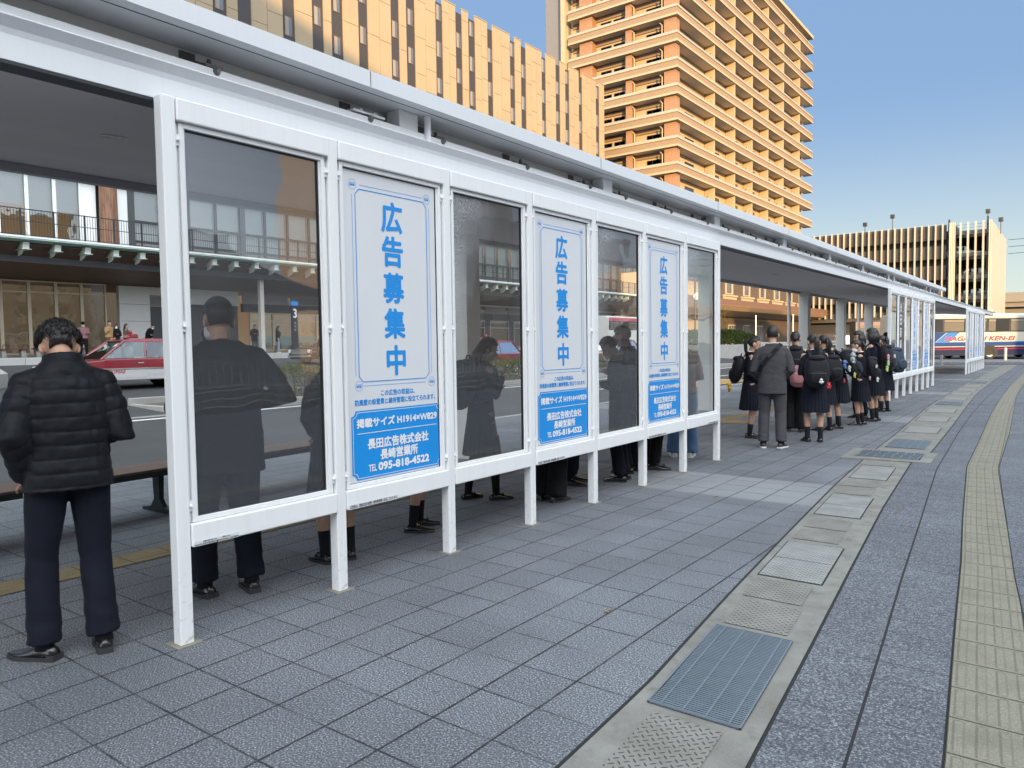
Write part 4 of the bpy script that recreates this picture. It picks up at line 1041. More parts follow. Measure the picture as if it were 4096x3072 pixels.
# barred fence on a stepped kerb across the walkway
t = thing('steel_fence', 'grey barred fence on low steps across the walkway', 'fence', (13.5, 0, 0))
m = MB(); m.box(-.03, .03, -14, 20, 1.12, 1.18); m.box(-.02, .02, -14, 20, .52, .55); m.build('rail', simple('fence_grey', (.5,.5,.5), .5), t)
m = MB()
for k in range(170): m.box(-.012, .012, -14+k*.2, -13.97+k*.2, .5, 1.12)
m.build('bars', simple('fence_grey', (.5,.5,.5), .5), t)
for k in range(3):
    m = MB(); m.box(-.5-.35*(2-k), -.5-.35*(1-k)-.004, -14, 20, 0, .15*(k+1)); m.build('step', CONCRETE, t)
m = MB(); m.box(-.14, .5, -14, 20, 0, .499); m.build('kerb_wall', CONCRETE, t)
# ------------------------------------------------------------------ vehicles
def carpaint(name, col, split=None, col2=None, zs=.62):
    t = NT(name); p = t.obj(); g = t.sep(p)
    c = col+(1,)
    if col2: c = t.mix(t.math('GREATER_THAN', g[2], zs), col2, col)
    c2 = t.mix(t.math('MULTIPLY', t._mr(t.noise(p, 3, 4), .4, .8), .10), c, (.2,.19,.17))
    return t.done(t.bsdf(c2, .28, 0, None, .5, 0, .6))
TYRE = simple('tyre_rubber', (.018,.018,.019), .8, bump=.2); RIM = simple('wheel_steel', (.45,.46,.47), .35, .7); CHROME = simple('chrome_trim', (.6,.61,.62), .18, .95, .05)
LAMPG = simple('headlight_glass', (.62,.64,.62), .1, spec=.9); AMBER = simple('amber_lens', (.55,.16,.02), .15); REDL = simple('red_lens', (.35,.01,.01), .15); SEATW = simple('white_seat_cover', (.55,.54,.5), .8); INTC = simple('car_interior', (.03,.03,.033), .8)
def wheel(parent, x, y, r, w, side):
    m = MB(); n = 28
    prof = [(r*.62,-w/2),(r*.93,-w/2),(r,-w*.34),(r,w*.34),(r*.93,w/2),(r*.62,w/2)]
    m.loft([[(x+a*math.cos(2*math.pi*k/n), y+b_, r+a*math.sin(2*math.pi*k/n)) for k in range(n)] for a, b_ in prof], cap=False); o = m.build('wheel', TYRE, parent, smooth=True, auto=40)
    m = MB(); pr = [(r*.63,w*.42),(r*.58,w*.30),(r*.42,w*.20),(r*.25,w*.34),(r*.10,w*.36),(.001,w*.36)]
    m.loft([[(x+a*math.cos(2*math.pi*k/n), y+side*b_, r+a*math.sin(2*math.pi*k/n)) for k in range(n)] for a, b_ in pr], cap=False); m.build('rim', RIM, o, smooth=True, auto=50)
    return o
def sedan(label, loc, rz, paint, cat='taxi', taxi=True, group=None, letters=False, tilt=0.0, suv=False, name='taxi'):
    t = thing(name, label, cat, loc, rz, group); t.rotation_euler = (0, tilt, rz)
    W = .84; zb = .92 if not suv else 1.0; zr = 1.49 if not suv else 1.62
    def arc(cx, r=.37, n=9): return [(cx+r*math.cos(math.pi*k/n), .30+r*math.sin(math.pi*k/n)) for k in range(n+1)]
    tail = [(-1.9,zb+.02),(-2.28,zb-.03),(-2.36,.75),(-2.38,.5),(-2.33,.28)] if not suv else [(-2.15,zb+.05),(-2.25,.8),(-2.28,.45),(-2.2,.3)]
    prof = [(2.28,.26),(2.36,.45),(2.35,.66),(2.27,.76),(1.9,.82),(1.02,zb-.03),(.95,zb)]+[(-1.5,zb+.01)]+tail+[(-1.72,.25)]+list(reversed(arc(-1.33)))[0:]+[(-.9,.25),(.95,.25)]+list(reversed(arc(1.38)))
    m = MB(); m.prism(prof, 'y', -W, W); m.build('body', paint, t, bevel=.05, seg=3)
    m = MB()
    for cx in (1.38,-1.33): m.box(cx-.34, cx+.34, -W+.10, W-.10, .26, .66)
    m.build('wheel_well', BLACKRUB, t)
    A, B_, C, D = (1.05,zb), (.28,zr), (-1.30,zr), (-1.88,zb+.02)
    if suv: C, D = (-1.75,zr), (-2.1,zb+.05)
    yb, yt = W-.06, W-.21
    m = MB()
    rf = [(B_[0]+.06,zr-.02),(B_[0]-.1,zr+.025),(-.5,zr+.05),(C[0]+.1,zr+.03),(C[0]-.05,zr-.02)]
    m.loft([[(x, s*(yt+.02)*(1-.10*(z-zr+.02)/.07), z) for x, z in rf]+[(x, s*(yt+.02), zr-.05) for x in (C[0], B_[0])] for s in (-1, -.5, 0, .5, 1)] ); m.build('roof', paint, t, smooth=True, auto=40)
    pil = [(A,B_,.035),((-.28,zb),(-.30,zr),.03),(D,C,.05)]
    if suv: pil.append(((-1.35,zb),(-1.32,zr),.05))
    for s in (-1, 1):
        for (p, q, r) in pil:
            m = MB(); m.tube([(p[0], s*yb, p[1]-.02), (q[0], s*yt, q[1]-.01)], r, 6); m.build('pillar', paint, t)
        for (x0, x1, u0, u1) in ((A[0]-.10,-.25,B_[0]-.03,-.27),(-.33,D[0]+.14,-.33,C[0]+.04)):
            m = MB(); m.add([(x0, s*yb*1.004, zb+.02),(x1, s*yb*1.004, zb+.02),(u1, s*yt*1.01, zr-.05),(u0, s*yt*1.01, zr-.05)], [(0,1,2,3)]); m.build('window', CARGLASS, t)
        for x0, x1 in ((-.27,.92),(-1.28,-.29)):
            m = MB(); m.box(x0+.01, x1-.01, s*W-.004*s if s > 0 else -W-.006, s*W+.006 if s > 0 else -W+.004, .34 if x0 > -.5 else .42, zb-.05); d = m.build('door', paint, t)
            m = MB(); m.box(x0+.10, x0+.28, s*(W+.03)-.012, s*(W+.03)+.012, zb-.15, zb-.115); m.build('handle', CHROME if not suv else paint, d)
            if letters and s > 0 and x0 > -.5:
                tm = text_mb('EKIMAE', .16, .003, fit_w=.52, shear=.2); q = MB(); stamp(q, tm, Matrix(((-1,0,0,.62),(0,0,1,W+.0075),(0,1,0,.53),(0,0,0,1)))); q.build('lettering', simple('taxi_red_letters', (.30,.012,.03), .4), d)
        m = MB(); m.box(-2.3, 2.3, s*(W+.012)-.012, s*(W+.012)+.012, .60, .635); m.build('side_moulding', CHROME if taxi else paint, t) if taxi else None
        m = MB(); m.ell((.98 if not taxi else 1.55, s*(W+.10), zb+.10), (.06,.10,.07), 12, 8); m.tube([(.95 if not taxi else 1.50, s*(W-.05), zb-.06), (.98 if not taxi else 1.55, s*(W+.06), zb+.08)], .02, 6); m.build('mirror', BLACKRUB, t, smooth=True)
        m = MB(); m.box(2.30, 2.375, s*.74-.11, s*.74+.06, .56, .72); m.build('headlight', LAMPG, t, bevel=.015); m = MB(); m.box(2.24, 2.34, s*(W-.03)-.035, s*(W-.03)+.035, .52, .70); m.build('indicator', AMBER, t, bevel=.01)
        m = MB(); m.box(-2.40, -2.33, s*.66-.15, s*.66+.15, .58, .76); m.build('tail_light', REDL, t, bevel=.015)
        for cx in (1.38,-1.33): wheel(t, cx, s*(W-.10), .315, .19, s)
    m = MB(); m.add([(A[0]+.01, -yb+.04, zb+.0),(A[0]+.01, yb-.04, zb+.0),(B_[0]+.03, yt-.03, zr-.05),(B_[0]+.03, -yt+.03, zr-.05)], [(0,1,2,3)]); m.build('windscreen', CARGLASS, t)
    m = MB(); m.add([(D[0]-.01, -yb+.06, zb+.03),(D[0]-.01, yb-.06, zb+.03),(C[0]-.03, yt-.04, zr-.05),(C[0]-.03, -yt+.04, zr-.05)], [(0,1,2,3)]); m.build('rear_window', CARGLASS, t)
    m = MB()
    for q in range(7): m.box(2.345, 2.372, -.58, .58, .53+.03*q, .545+.03*q)
    m.box(2.34, 2.36, -.60, .60, .50, .74); m.build('grille', CHROME, t)
    m = MB(); m.box(2.30, 2.44, -W, W, .34, .46); m.build('bumper', CHROME if taxi else paint, t, bevel=.03); m = MB(); m.box(-2.46, -2.3, -W, W, .36, .48); m.build('bumper', CHROME if taxi else paint, t, bevel=.03)
    m = MB(); m.box(-1.7, .9, -yb+.08, yb-.08, zb-.10, zb+.004); m.build('interior', INTC, t)
    for x in (.05, -.95):
        for s in (-.38, .38):
            m = MB(); m.ell((x, s, zb+.18), (.08,.24,.22), 14, 8, e=.7, e2=.7); m.ell((x-.02, s, zb+.44), (.05,.12,.09), 10, 8, e=.8, e2=.8); m.build('seat', SEATW if taxi else INTC, t, smooth=True)
    if taxi:
        m = MB(); m.prism([(-.12,0),(.12,0),(.09,.14),(-.09,.14)], 'y', -.34, .34); m.v = [(v[0]-.15, v[1], v[2]+zr+.06) for v in m.v]; s_ = m.build('roof_sign', simple('taxi_red', (.20,.006,.016), .3, coat=.5), t, bevel=.02)
        tm = text_mb('エキマエタクシー', .08, .001, fit_w=.60); q = MB(); stamp(q, tm, Matrix(((0,0,1,-.02),(1,0,0,0),(0,1,0,zr+.125),(0,0,0,1)))); q.build('lettering', WHITEINK, s_)
        m = MB(); m.ell((-.15, 0, zr+.25), (.05,.12,.075), 14, 10); m.build('roof_lamp', simple('taxi_red', (.20,.006,.016), .3, coat=.5), s_, smooth=True)
    if taxi and letters:
        m = MB(); m.box(.74,.78,-.62,-.46,zb+.02,zb+.10); m.build('fare_meter', INTC, t); m = MB(); m.add([(.785,-.60,zb+.04),(.785,-.48,zb+.04),(.785,-.48,zb+.09),(.785,-.60,zb+.09)],[(0,1,2,3)]); m.build('meter_display', simple('red_display', (.3,.01,.01), .4, emit=(1,.06,.05), estr=.5), t)
    return t
TAXIP = carpaint('taxi_red_over_white', (.20,.006,.018), 1, (.46,.46,.46), .62); BLACKP = carpaint('black_car_paint', (.012,.012,.014)); WHITEP2 = carpaint('white_car_paint', (.66,.66,.66)); DARKP = carpaint('dark_car_paint', (.04,.042,.05)); SILV = carpaint('silver_car_paint', (.40,.41,.42))
TG = 'red and white taxis in the rank'
sedan('red over white taxi turning out with EKIMAE lettered on its door', (-20.5, 9.75, gz(-20.6)-.10), R(-94), TAXIP, letters=True, group=TG)
sedan('red taxi behind the hedge, seen through the second glass pane', (-18.2, 24.9, gz(-18.2)-.10), R(-90), TAXIP, group=TG)
sedan('red taxi queueing third, farther along behind the hedge', (-18.2, 31.0, gz(-18.2)-.10), R(-90), TAXIP, group=TG)
sedan('red taxi at the tail of the rank beyond the hedge', (-18.2, 37.0, gz(-18.2)-.10), R(-90), TAXIP, group=TG)
sedan('black sedan taxi with a chrome grille near the bus stop post', (-26.6, 23.4, gz(-26.6)-.10), R(-90), BLACKP, group=None)
sedan('white hatchback parked under the podium beyond the queue', (-24.2, 115.0, gz(-24.2)-.10), R(130), WHITEP2, 'car', False, suv=True, name='parked_car')
for i, (x, z, rz_, pt, lb, sv) in enumerate(((-9.5,10.47,180,DARKP,'dark hatchback on the second open deck of the garage',True),(-9.6,7.37,180,DARKP,'dark people carrier on the lowest open deck of the garage',True),(-10.4,13.83,0,SILV,'silver car at the left of the top open deck of the garage',True),(-8.0,13.83,90,DARKP,'dark car nose on at the right of the top open deck of the garage',False),(-8.6,4.6,180,SILV,'car below the open decks of the garage',True))):
    sedan(lb, (x, GY+2.3+(.0 if rz_ != 90 else 2.5), z), R(rz_), pt, 'car', False, suv=sv, name='parked_car', group='cars in the open bays of the garage')
def coach(label, loc, rz, L, H, body, scheme, group=None):
    t = thing('coach', label, 'bus', loc, rz, group); W = 1.25
    m = MB(); sec = [(-W,.32),(W,.32),(W+.0,H-.35),(W-.10,H-.12),(W-.35,H),(-W+.35,H),(-W+.10,H-.12),(-W,H-.35)]
    m.prism(sec, 'x', 0, L); m.build('body', body, t, bevel=.06)
    y = -W-.004
    def deco(nm, poly, mat, k=1):
        q = MB(); q.add([(a, y-.003*k, b_) for a, b_ in poly], [tuple(range(len(poly)))]); return q.build(nm, mat, t)
    rect = lambda x0, x1, z0, z1: [(x0,z0),(x1,z0),(x1,z1),(x0,z1)]
    NB = simple('coach_navy', (.008,.014,.045), .55, spec=.15); LB = simple('coach_sky_blue', (.03,.14,.36), .55, spec=.15); CR = simple('coach_cream', (.42,.40,.33), .55, spec=.15); RS = simple('coach_red', (.28,.012,.03), .55, spec=.15); MB_ = simple('coach_mid_blue', (.014,.042,.14), .55, spec=.15)
    if scheme == 'blue':
        deco('skirt', rect(0, L, .34, 1.30), NB); deco('sky_band', rect(0, L, 1.28, 1.33), LB, 2); deco('blue_band', rect(0, L, 1.02, 1.28), MB_, 2)
        deco('cream_line', rect(0, L, .95, 1.0), CR, 2); deco('red_line', rect(0, L, .76, .83), RS, 2)
        xt = 3.0; deco('field', rect(0, L, 1.33, 2.03), CR, 1); deco('blue_field', [(0,1.33),(2.9,1.33),(3.72,2.03),(0,2.03)], MB_, 2); deco('sky_field', [(2.95,1.335),(3.95,1.335),(4.7,2.03),(3.77,2.03)], LB, 3)
        q = MB(); stamp(q, text_mb('NAGASAKI KEN-EI', .44, .022, fit_w=5.25, shear=.25), Matrix(((1,0,0,6.2),(0,0,-1,y-.012),(0,1,0,1.57),(0,0,0,1)))); q.build('lettering', simple('coach_letter_red', (.42,.015,.06), .4), t)
        q = MB(); stamp(q, text_mb('長崎県交通局', .12, .002, fit_w=1.0), Matrix(((1,0,0,L-1.2),(0,0,-1,y-.012),(0,1,0,.60),(0,0,0,1)))); q.build('lettering', WHITEINK, t)
        deco('roof_edge', rect(0, L, H-.36, H-.20), CR, 1); deco('window_band', rect(0, L, 2.03, H-.36), simple('window_surround', (.03,.035,.06), .3), 1)
    else:
        deco('skirt', rect(0, L, .34, 1.0), scheme[1], 1); deco('window_band', rect(0, L, 1.75, H-.45), simple('window_surround', (.03,.035,.06), .3), 1)
        deco('roof_edge', rect(0, L, H-.45, H-.15), scheme[0], 2)
    z0, z1 = (2.09, 3.0) if scheme == 'blue' else (1.8, H-.5)
    n = int(L/1.62)
    for i in range(n):
        x0 = .25+i*(L-.5)/n; x1 = x0+(L-.5)/n-.09
        g_ = MB(); g_.add([(x0,y-.012,z0),(x1,y-.012,z0),(x1,y-.012,z1),(x0,y-.012,z1)], [(0,1,2,3)]); w_ = g_.build('window', simple('coach_window', (.03,.034,.038), .10, 0, .4, .5, spec=.45), t)
        cm = MB(); wv = []
        cu0, cu1 = (x0+.03, x0+(x1-x0)*(.96 if i % 3 != 1 else .35))
        k_ = max(4, int((cu1-cu0)/.07))
        for q in range(k_): 
            a = cu0+(cu1-cu0)*q/k_; cm.box(a, a+.045, y-.020, y-.014, z0+.03, z1-.22)
        cm.box(cu0, cu1, y-.0205, y-.0145, z1-.20, z1-.03); cm.build('curtain', simple('coach_curtain', (.17,.15,.12), .9), w_)
    for cx in (2.0 if L < 9 else 1.6, L-2.55 if scheme != 'blue' else 6.95):
        q = MB(); q.add([(cx+.60*math.cos(math.pi*k/12), y-.016, .5+.60*math.sin(math.pi*k/12)) for k in range(13)]+[(cx-.6,y-.016,.34),(cx+.6,y-.016,.34)], [tuple(range(15))]); q.build('wheel_arch', BLACKRUB, t)
        wheel(t, cx, -W+.10, .5, .30, -1); wheel(t, cx, W-.15, .5, .3, 1)
    return t
CRB = simple('coach_body_cream', (.40,.385,.33), .35, coat=.4)
rzb = math.atan2(67.2-60.78, .72+7.84)
coach('long blue and cream coach with red italic lettering behind the far windbreak', (-7.84, 60.78, -.1), rzb, 12.0, 3.42, CRB, 'blue')
coach('red and white bus standing behind the blue coach', (-5.5, 68.0, -.1), rzb, 10.0, 3.0, simple('bus_body_red', (.28,.03,.035), .35), (simple('bus_white', (.6,.6,.58), .4), simple('bus_red', (.42,.05,.06), .35)))
coach('black bus front half hidden by the shelter columns', (-13.6, 75.5, -.1), R(25), 3.0, 3.4, simple('bus_black', (.02,.017,.02), .35), (simple('bus_maroon', (.12,.02,.04), .4), simple('bus_black', (.02,.017,.02), .35)))
coach('pink topped bus by the station, seen through the third pane', (-30.2, 55.5, gz(-31)-.1), R(90), 9.0, 3.0, simple('bus_white', (.6,.6,.58), .4), (simple('bus_pink', (.55,.10,.16), .4), simple('bus_white', (.6,.6,.58), .4)))
# ------------------------------------------------------------------ planting
def leaf_mat(name, a, b, c_):
    t = NT(name); oi = t.n('TexNoise'); p = t.obj(); t.put(oi.inputs['Vector'], p); oi.inputs['Scale'].default_value = 1.6; oi.inputs['Detail'].default_value = 5
    f = t.noise(p, 30, 2); c = t.mix(t._mr(oi.outputs[0], .35, .65), a, b); c = t.mix(t._mr(f, .5, .75), c, c_)
    d = t.n('BsdfDiffuse'); t.put(d.inputs[0], c); tl = t.n('BsdfTranslucent'); t.put(tl.inputs[0], c); ms = t.n('MixShader'); ms.inputs[0].default_value = .3
    t.t.links.new(d.outputs[0], ms.inputs[1]); t.t.links.new(tl.outputs[0], ms.inputs[2]); return t.done(ms.outputs[0])
LEAFH = leaf_mat('hedge_leaves', (.060,.075,.018), (.13,.125,.03), (.20,.17,.05)); LEAFD = leaf_mat('dark_hedge_leaves', (.028,.045,.014), (.055,.075,.022), (.09,.10,.035)); TWIG = simple('hedge_twigs', (.06,.045,.03), .9)
def foliage(parent, sample, n, size, mat, seed=1, name='foliage'):
    r = random.Random(seed); m = MB()
    for i in range(n):
        p = sample(r); a = Vector((r.gauss(0,1), r.gauss(0,1), r.gauss(.3,1))).normalized(); b_ = a.orthogonal().normalized(); b_ = Matrix.Rotation(r.uniform(0,6.28), 3, a) @ b_; c_ = a.cross(b_)
        s = size*r.uniform(.6,1.4)
        m.add([p-b_*s, p+c_*s*.45, p+b_*s, p-c_*s*.45], [(0,1,2,3)])
    return m.build(name, mat, parent)
def hedge(label, x0, x1, y0, y1, z0, h, n, size, mat, name='hedge', seed=1, yaw=None):
    t = thing(name, label, 'hedge', ((x0+x1)/2, (y0+y1)/2, z0))
    hx, hy = (x1-x0)/2, (y1-y0)/2
    def smp(r):
        while True:
            x, y, z = r.uniform(-1,1), r.uniform(-1,1), r.random()
            top = h*(.80+.22*noise.noise((x*hx*1.3+5, y*hy*1.1, seed))+.12*noise.noise((x*hx*4, y*hy*4, seed+3)))
            e = 1-max(0, abs(x)-.75)/.25*.35
            if r.random() < .45: z = 1-r.random()*.25
            zz = z*top*e
            if noise.noise((x*hx*3, y*hy*3, zz*3+seed)) > -.28: return Vector((x*hx*(1-.12*z), y*hy, zz))
    foliage(t, smp, n, size, mat, seed)
    m = MB(); r = random.Random(seed+5)
    for i in range(int(hy*14)):
        x, y = r.uniform(-hx*.8,hx*.8), r.uniform(-hy,hy); m.tube([(x,y,0),(x+r.uniform(-.1,.1),y+r.uniform(-.1,.1),h*.5),(x+r.uniform(-.2,.2),y+r.uniform(-.2,.2),h*.85)], [.012,.009,.004], 5)
    m.build('twigs', TWIG, t)
    return t
hedge('clipped olive green hedge along the island behind the shelter', -16.0, -14.5, 11.6, 30, .05, 1.12, 22000, .040, LEAFH, seed=2)
hedge('farther stretch of olive hedge on the island', -16.0, -14.5, 31.0, 44, .05, 1.1, 9000, .05, LEAFH, seed=4)
pl_ = thing('planter', 'round pale concrete planter below a dark clipped bush', 'planter', (-21.2, 59.0, gz(-21)))
m = MB(); m.loft([[(4.3*math.cos(2*math.pi*k/40), 4.3*math.sin(2*math.pi*k/40), z) for k in range(40)] for z in (-.4, .82)]); m.build('wall', CONCRETE, pl_, bevel=.03)
t = thing('bush', 'dense dark green bush in the round planter', 'bush', (-21.2, 59.0, gz(-21)+.82))
def smp(r):
    while True:
        x, y, z = r.uniform(-1,1), r.uniform(-1,1), r.random(); q = math.hypot(x, y)
        if q > 1: continue
        top = 1.25*(1-q**4*.6)*(1+.18*noise.noise((x*5, y*5, 2)))
        if r.random() < .5: z = 1-.2*r.random()
        return Vector((x*4.0, y*4.0, z*top))
foliage(t, smp, 14000, .075, LEAFD, 8)
def tree(label, loc, h, rad, n, size, mat, seed, trunk=.05):
    t = thing('tree', label, 'tree', loc); r = random.Random(seed)
    m = MB(); m.tube([(0,0,0),(.03,.02,h*.35),(-.02,.03,h*.6),(.02,0,h*.85)], [trunk*1.3,trunk,trunk*.7,trunk*.25], 9)
    tips = []
    for k in range(9):
        a = k*2.4; zb = h*(.35+.05*k); tip = Vector((rad*.8*math.cos(a), rad*.8*math.sin(a), zb+h*.2)); tips.append(tip); m.tube([(0,0,zb), tip*.5+Vector((0,0,zb*.5)), tip], [trunk*.5,trunk*.35,trunk*.12], 6)
    m.build('trunk', TWIG, t)
    def smp(q):
        c = q.choice(tips) if q.random() < .8 else Vector((0,0,h*.9)); return c + Vector((q.gauss(0,rad*.3), q.gauss(0,rad*.3), q.gauss(0,h*.09)))
    foliage(t, smp, n, size, mat, seed, 'crown')
tree('small olive tree lit by the sun behind the shelter columns', (-15.2, 90.5, .1), 3.7, 1.1, 900, .09, LEAFH, 3)
tree('young tree between the tan pillars beyond the planter', (-27.2, 76.0, gz(-27)), 4.2, .9, 500, .08, LEAFH, 5)
# ------------------------------------------------------------------ clock, poles, rails, bollards
t = thing('street_clock', 'round white street clock on a tall post beyond the last pane', 'clock', (-24.1, 62.7, gz(-24)))
m = MB(); m.tube([(0,0,0),(0,0,7.2)], .085, 12); m.build('post', DARKMETAL, t, smooth=True, auto=40)
m = MB(); m.tube([(-1.1,-.3,0),(-1.1,-.3,7.0)], .06, 10); m.build('side_post', DARKMETAL, t, smooth=True, auto=40)
cd = Vector((.42,-.91,0)).normalized(); cz = gz(-24)*0+5.85
for nm, ax, off in (('clock_face', cd, Vector((.15,.1,0))), ('clock_face', Vector((-.91,-.42,0)), Vector((-1.5,-.35,0)))):
    c0 = off+Vector((0,0,cz-gz(-24)-.2)); m = MB(); m.tube([c0-ax*.10, c0+ax*.10], .36, 32); cs_ = m.build('clock_case', DARKMETAL, t, smooth=True, auto=40)
    m = MB(); m.disc(c0+ax*.101, ax, .325, 40); f_ = m.build(nm, simple('clock_white', (.68,.68,.65), .4), cs_)
    zc = Vector((0,0,1)); xc = zc.cross(ax).normalized(); MT = Matrix(((xc.x,zc.x,ax.x,0),(xc.y,zc.y,ax.y,0),(xc.z,zc.z,ax.z,0),(0,0,0,1)))
    q = MB()
    for n_ in range(1, 13):
        a = math.pi/2-n_*math.pi/6; stamp(q, text_mb(str(n_), .115, .003), Matrix.Translation(c0+ax*.104+xc*.255*math.cos(a)+zc*.255*math.sin(a)) @ MT)
    for a, L, w in ((math.pi/2-7.67*math.pi/6, .17, .016), (math.pi/2-40*math.pi/30, .25, .011)):
        d = xc*math.cos(a)+zc*math.sin(a); e_ = xc*-math.sin(a)+zc*math.cos(a); b0_ = c0+ax*.107
        q.add([b0_-d*.05-e_*w, b0_+d*L-e_*w*.6, b0_+d*L+e_*w*.6, b0_-d*.05+e_*w], [(0,1,2,3)])
    q.build('hands_and_numerals', BLACKINK, f_)
for x, y, h, lb in ((-19.05,75.1,3.75,'slim bright white pole behind the shelter column'),(-22.05,72.9,3.5,'slim white pole above the dark bush')):
    t = thing('pole', lb, 'pole', (x, y, gz(x))); m = MB(); m.tube([(0,0,-.2),(0,0,h)], .055, 10); m.build('shaft', WHITE, t, smooth=True, auto=40); m = MB(); m.ell((0,0,h+.04), (.08,.08,.06), 10, 6); m.build('finial', WHITE, t, smooth=True)
t = thing('guard_rail', 'low pale guard rail in front of the white hatchback', 'guard rail', (-22.2, 100, gz(-22)))
m = MB()
for z in (.45, .8): m.tube([(-8,-6,z),(9,6.5,z)], .05, 8)
m.build('rail', simple('guard_rail_paint', (.5,.47,.40), .5), t); 
for k in range(9):
    m = MB(); f_ = k/8; m.tube([(-8+17*f_,-6+12.5*f_,-.1),(-8+17*f_,-6+12.5*f_,.9)], .06, 8); m.build('post', simple('guard_rail_paint', (.5,.47,.40), .5), t)
for i, (x, y, h, r_, lb) in enumerate(((-.15,57.7,.78,.09,'grey bollard in front of the coach wheel'),(-2.5,46.75,.52,.07,'short white marker post at the kerb before the coach'),(-17.5,74,.75,.1,'round topped bollard left of the shelter columns'),(-13.0,78.5,.75,.1,'round topped bollard between the shelter columns'),(-9.6,80,.75,.1,'round topped bollard behind the tall pupil'))):
    t = thing('bollard', lb, 'bollard', (x, y, gz(x)), 0, 'bollards at the end of the plaza'); m = MB(); m.tube([(0,0,-.1),(0,0,h)], r_, 14); m.build('shaft', simple('bollard_paint', (.42,.41,.39), .5), t, smooth=True, auto=40); m = MB(); m.ell((0,0,h), (r_*1.05,r_*1.05,r_*.7), 14, 8); m.build('cap', simple('bollard_paint', (.42,.41,.39), .5), t, smooth=True)
for i, dz in enumerate((0, 1.3, 2.6)):
    m = MB(); m.tube([(-7+q*12, 170-q*2, 17.5+dz-1.4*math.sin(math.pi*q/9)+q*.35) for q in range(10)], .05, 5); o = m.build('power_line', DARKMETAL); tag(o, ['lowest thin power line against the sky beyond the garage','middle thin power line against the sky beyond the garage','highest thin power line against the sky beyond the garage'][i], 'power line', 'power lines beyond the garage')
LF = simple('dry_leaf', (.28,.19,.07), .9)
for i, (x, y, lb) in enumerate(((1.50,1.62,'dry leaf scrap on a paving joint near the front'),(.82,4.90,'dry leaf scrap on the edge of the light paving band'),(2.35,5.1,'tiny dry leaf beside the drain edge'))):
    m = MB(); m.add([(x-.015,y,.004),(x,y-.012,.012),(x+.02,y+.004,.006),(x+.004,y+.014,.015)], [(0,1,2,3)]); m.add([(x-.005,y+.01,.004),(x+.012,y+.02,.014),(x+.02,y+.03,.005)], [(0,1,2)]); tag(m.build('leaf', LF), lb, 'leaf', 'fallen leaf scraps')
# ------------------------------------------------------------------ people
def smooth01(a, b, v): 
    t = np.clip((v-a)/(b-a), 0, 1); return t*t*(3-2*t)
def union(mb, voxel, iters, name, mat, parent, disp=None, fac=.5):
    """several closed shapes grown into one continuous skin, then smoothed and optionally displaced along its normals"""
    me = bpy.data.meshes.new('tmp'); me.from_pydata(mb.v, [], mb.f)
    bm = bmesh.new(); bm.from_mesh(me); bmesh.ops.recalc_face_normals(bm, faces=bm.faces); bm.to_mesh(me); bm.free()
    ob = bpy.data.objects.new('tmp', me); COL.objects.link(ob)
    r = ob.modifiers.new('r', 'REMESH'); r.mode = 'VOXEL'; r.voxel_size = voxel; r.use_smooth_shade = True
    if iters:
        s = ob.modifiers.new('s', 'SMOOTH'); s.iterations = iters; s.factor = fac
    out = bpy.data.meshes.new_from_object(ob.evaluated_get(bpy.context.evaluated_depsgraph_get()))
    bpy.data.objects.remove(ob); bpy.data.meshes.remove(me)
    if disp:
        n = len(out.vertices); co = np.empty(n*3); no = np.empty(n*3)
        out.vertices.foreach_get('co', co); out.vertex_normals.foreach_get('vector', no)
        co = co.reshape(-1, 3); no = no.reshape(-1, 3); d = disp(co, no)
        co += no*d[:, None] if d.ndim == 1 else d
        out.vertices.foreach_set('co', co.ravel())
    out.polygons.foreach_set('use_smooth', [True]*len(out.polygons)); out.update()
    out.name = name; out.materials.clear(); out.materials.append(mat)
    o = bpy.data.objects.new(name, out); COL.objects.link(o); o.parent = parent
    return o
def nz(co, sc, off=0.0):
    sx, sy, sz = sc if isinstance(sc, tuple) else (sc, sc, sc)
    return np.array([noise.noise((x*sx+off, y*sy+off*1.7, z*sz-off)) for x, y, z in co])
def cloth_mat(name, col, rough=.85, bs=420, bump=.25, sheen=.02, var=.18):
    if name in _MC: return _MC[name]
    t = NT(name); p = t.obj(); n = t.noise(p, 7, 5); f = t.noise(p, bs, 2)
    c = t.mix(n, tuple(v*(1-var) for v in col), tuple(v*(1+var) for v in col)); c = t.mix(t.math('MULTIPLY', t._mr(f, .5, .8), .25), c, tuple(min(1, v*2.0+.001) for v in col))
    _MC[name] = t.done(t.bsdf(c, rough, 0, t.bump(f, bump, .002), .18, sheen)); return _MC[name]
def skin_mat():
    t = NT('skin'); p = t.obj(); n = t.noise(p, 9, 4)
    b = t.n('BsdfPrincipled'); t.put(b.inputs['Base Color'], t.mix(n, (.44,.255,.175), (.56,.345,.245))); b.inputs['Roughness'].default_value = .5
    b.inputs['Subsurface Weight'].default_value = .12; b.inputs['Subsurface Radius'].default_value = (.012,.005,.003); b.inputs['Specular IOR Level'].default_value = .4
    return t.done(b.outputs[0])
SKIN = skin_mat()
def hair_mat():
    t = NT('black_hair'); p = t.obj(); mp = t.n('Mapping'); t.put(mp.inputs[0], p); mp.inputs['Scale'].default_value = (190, 190, 22)
    n = t.noise(mp.outputs[0], 1.0, 4)
    return t.done(t.bsdf(t.mix(n, (.005,.005,.006), (.030,.026,.024)), .42, 0, t.bump(n, .9, .006), .5))
HAIR = hair_mat()
NAVY = cloth_mat('navy_uniform', (.0085,.0105,.018)); NAVY2 = cloth_mat('black_uniform', (.0075,.008,.011)); BLK = cloth_mat('black_cloth', (.008,.008,.0095))
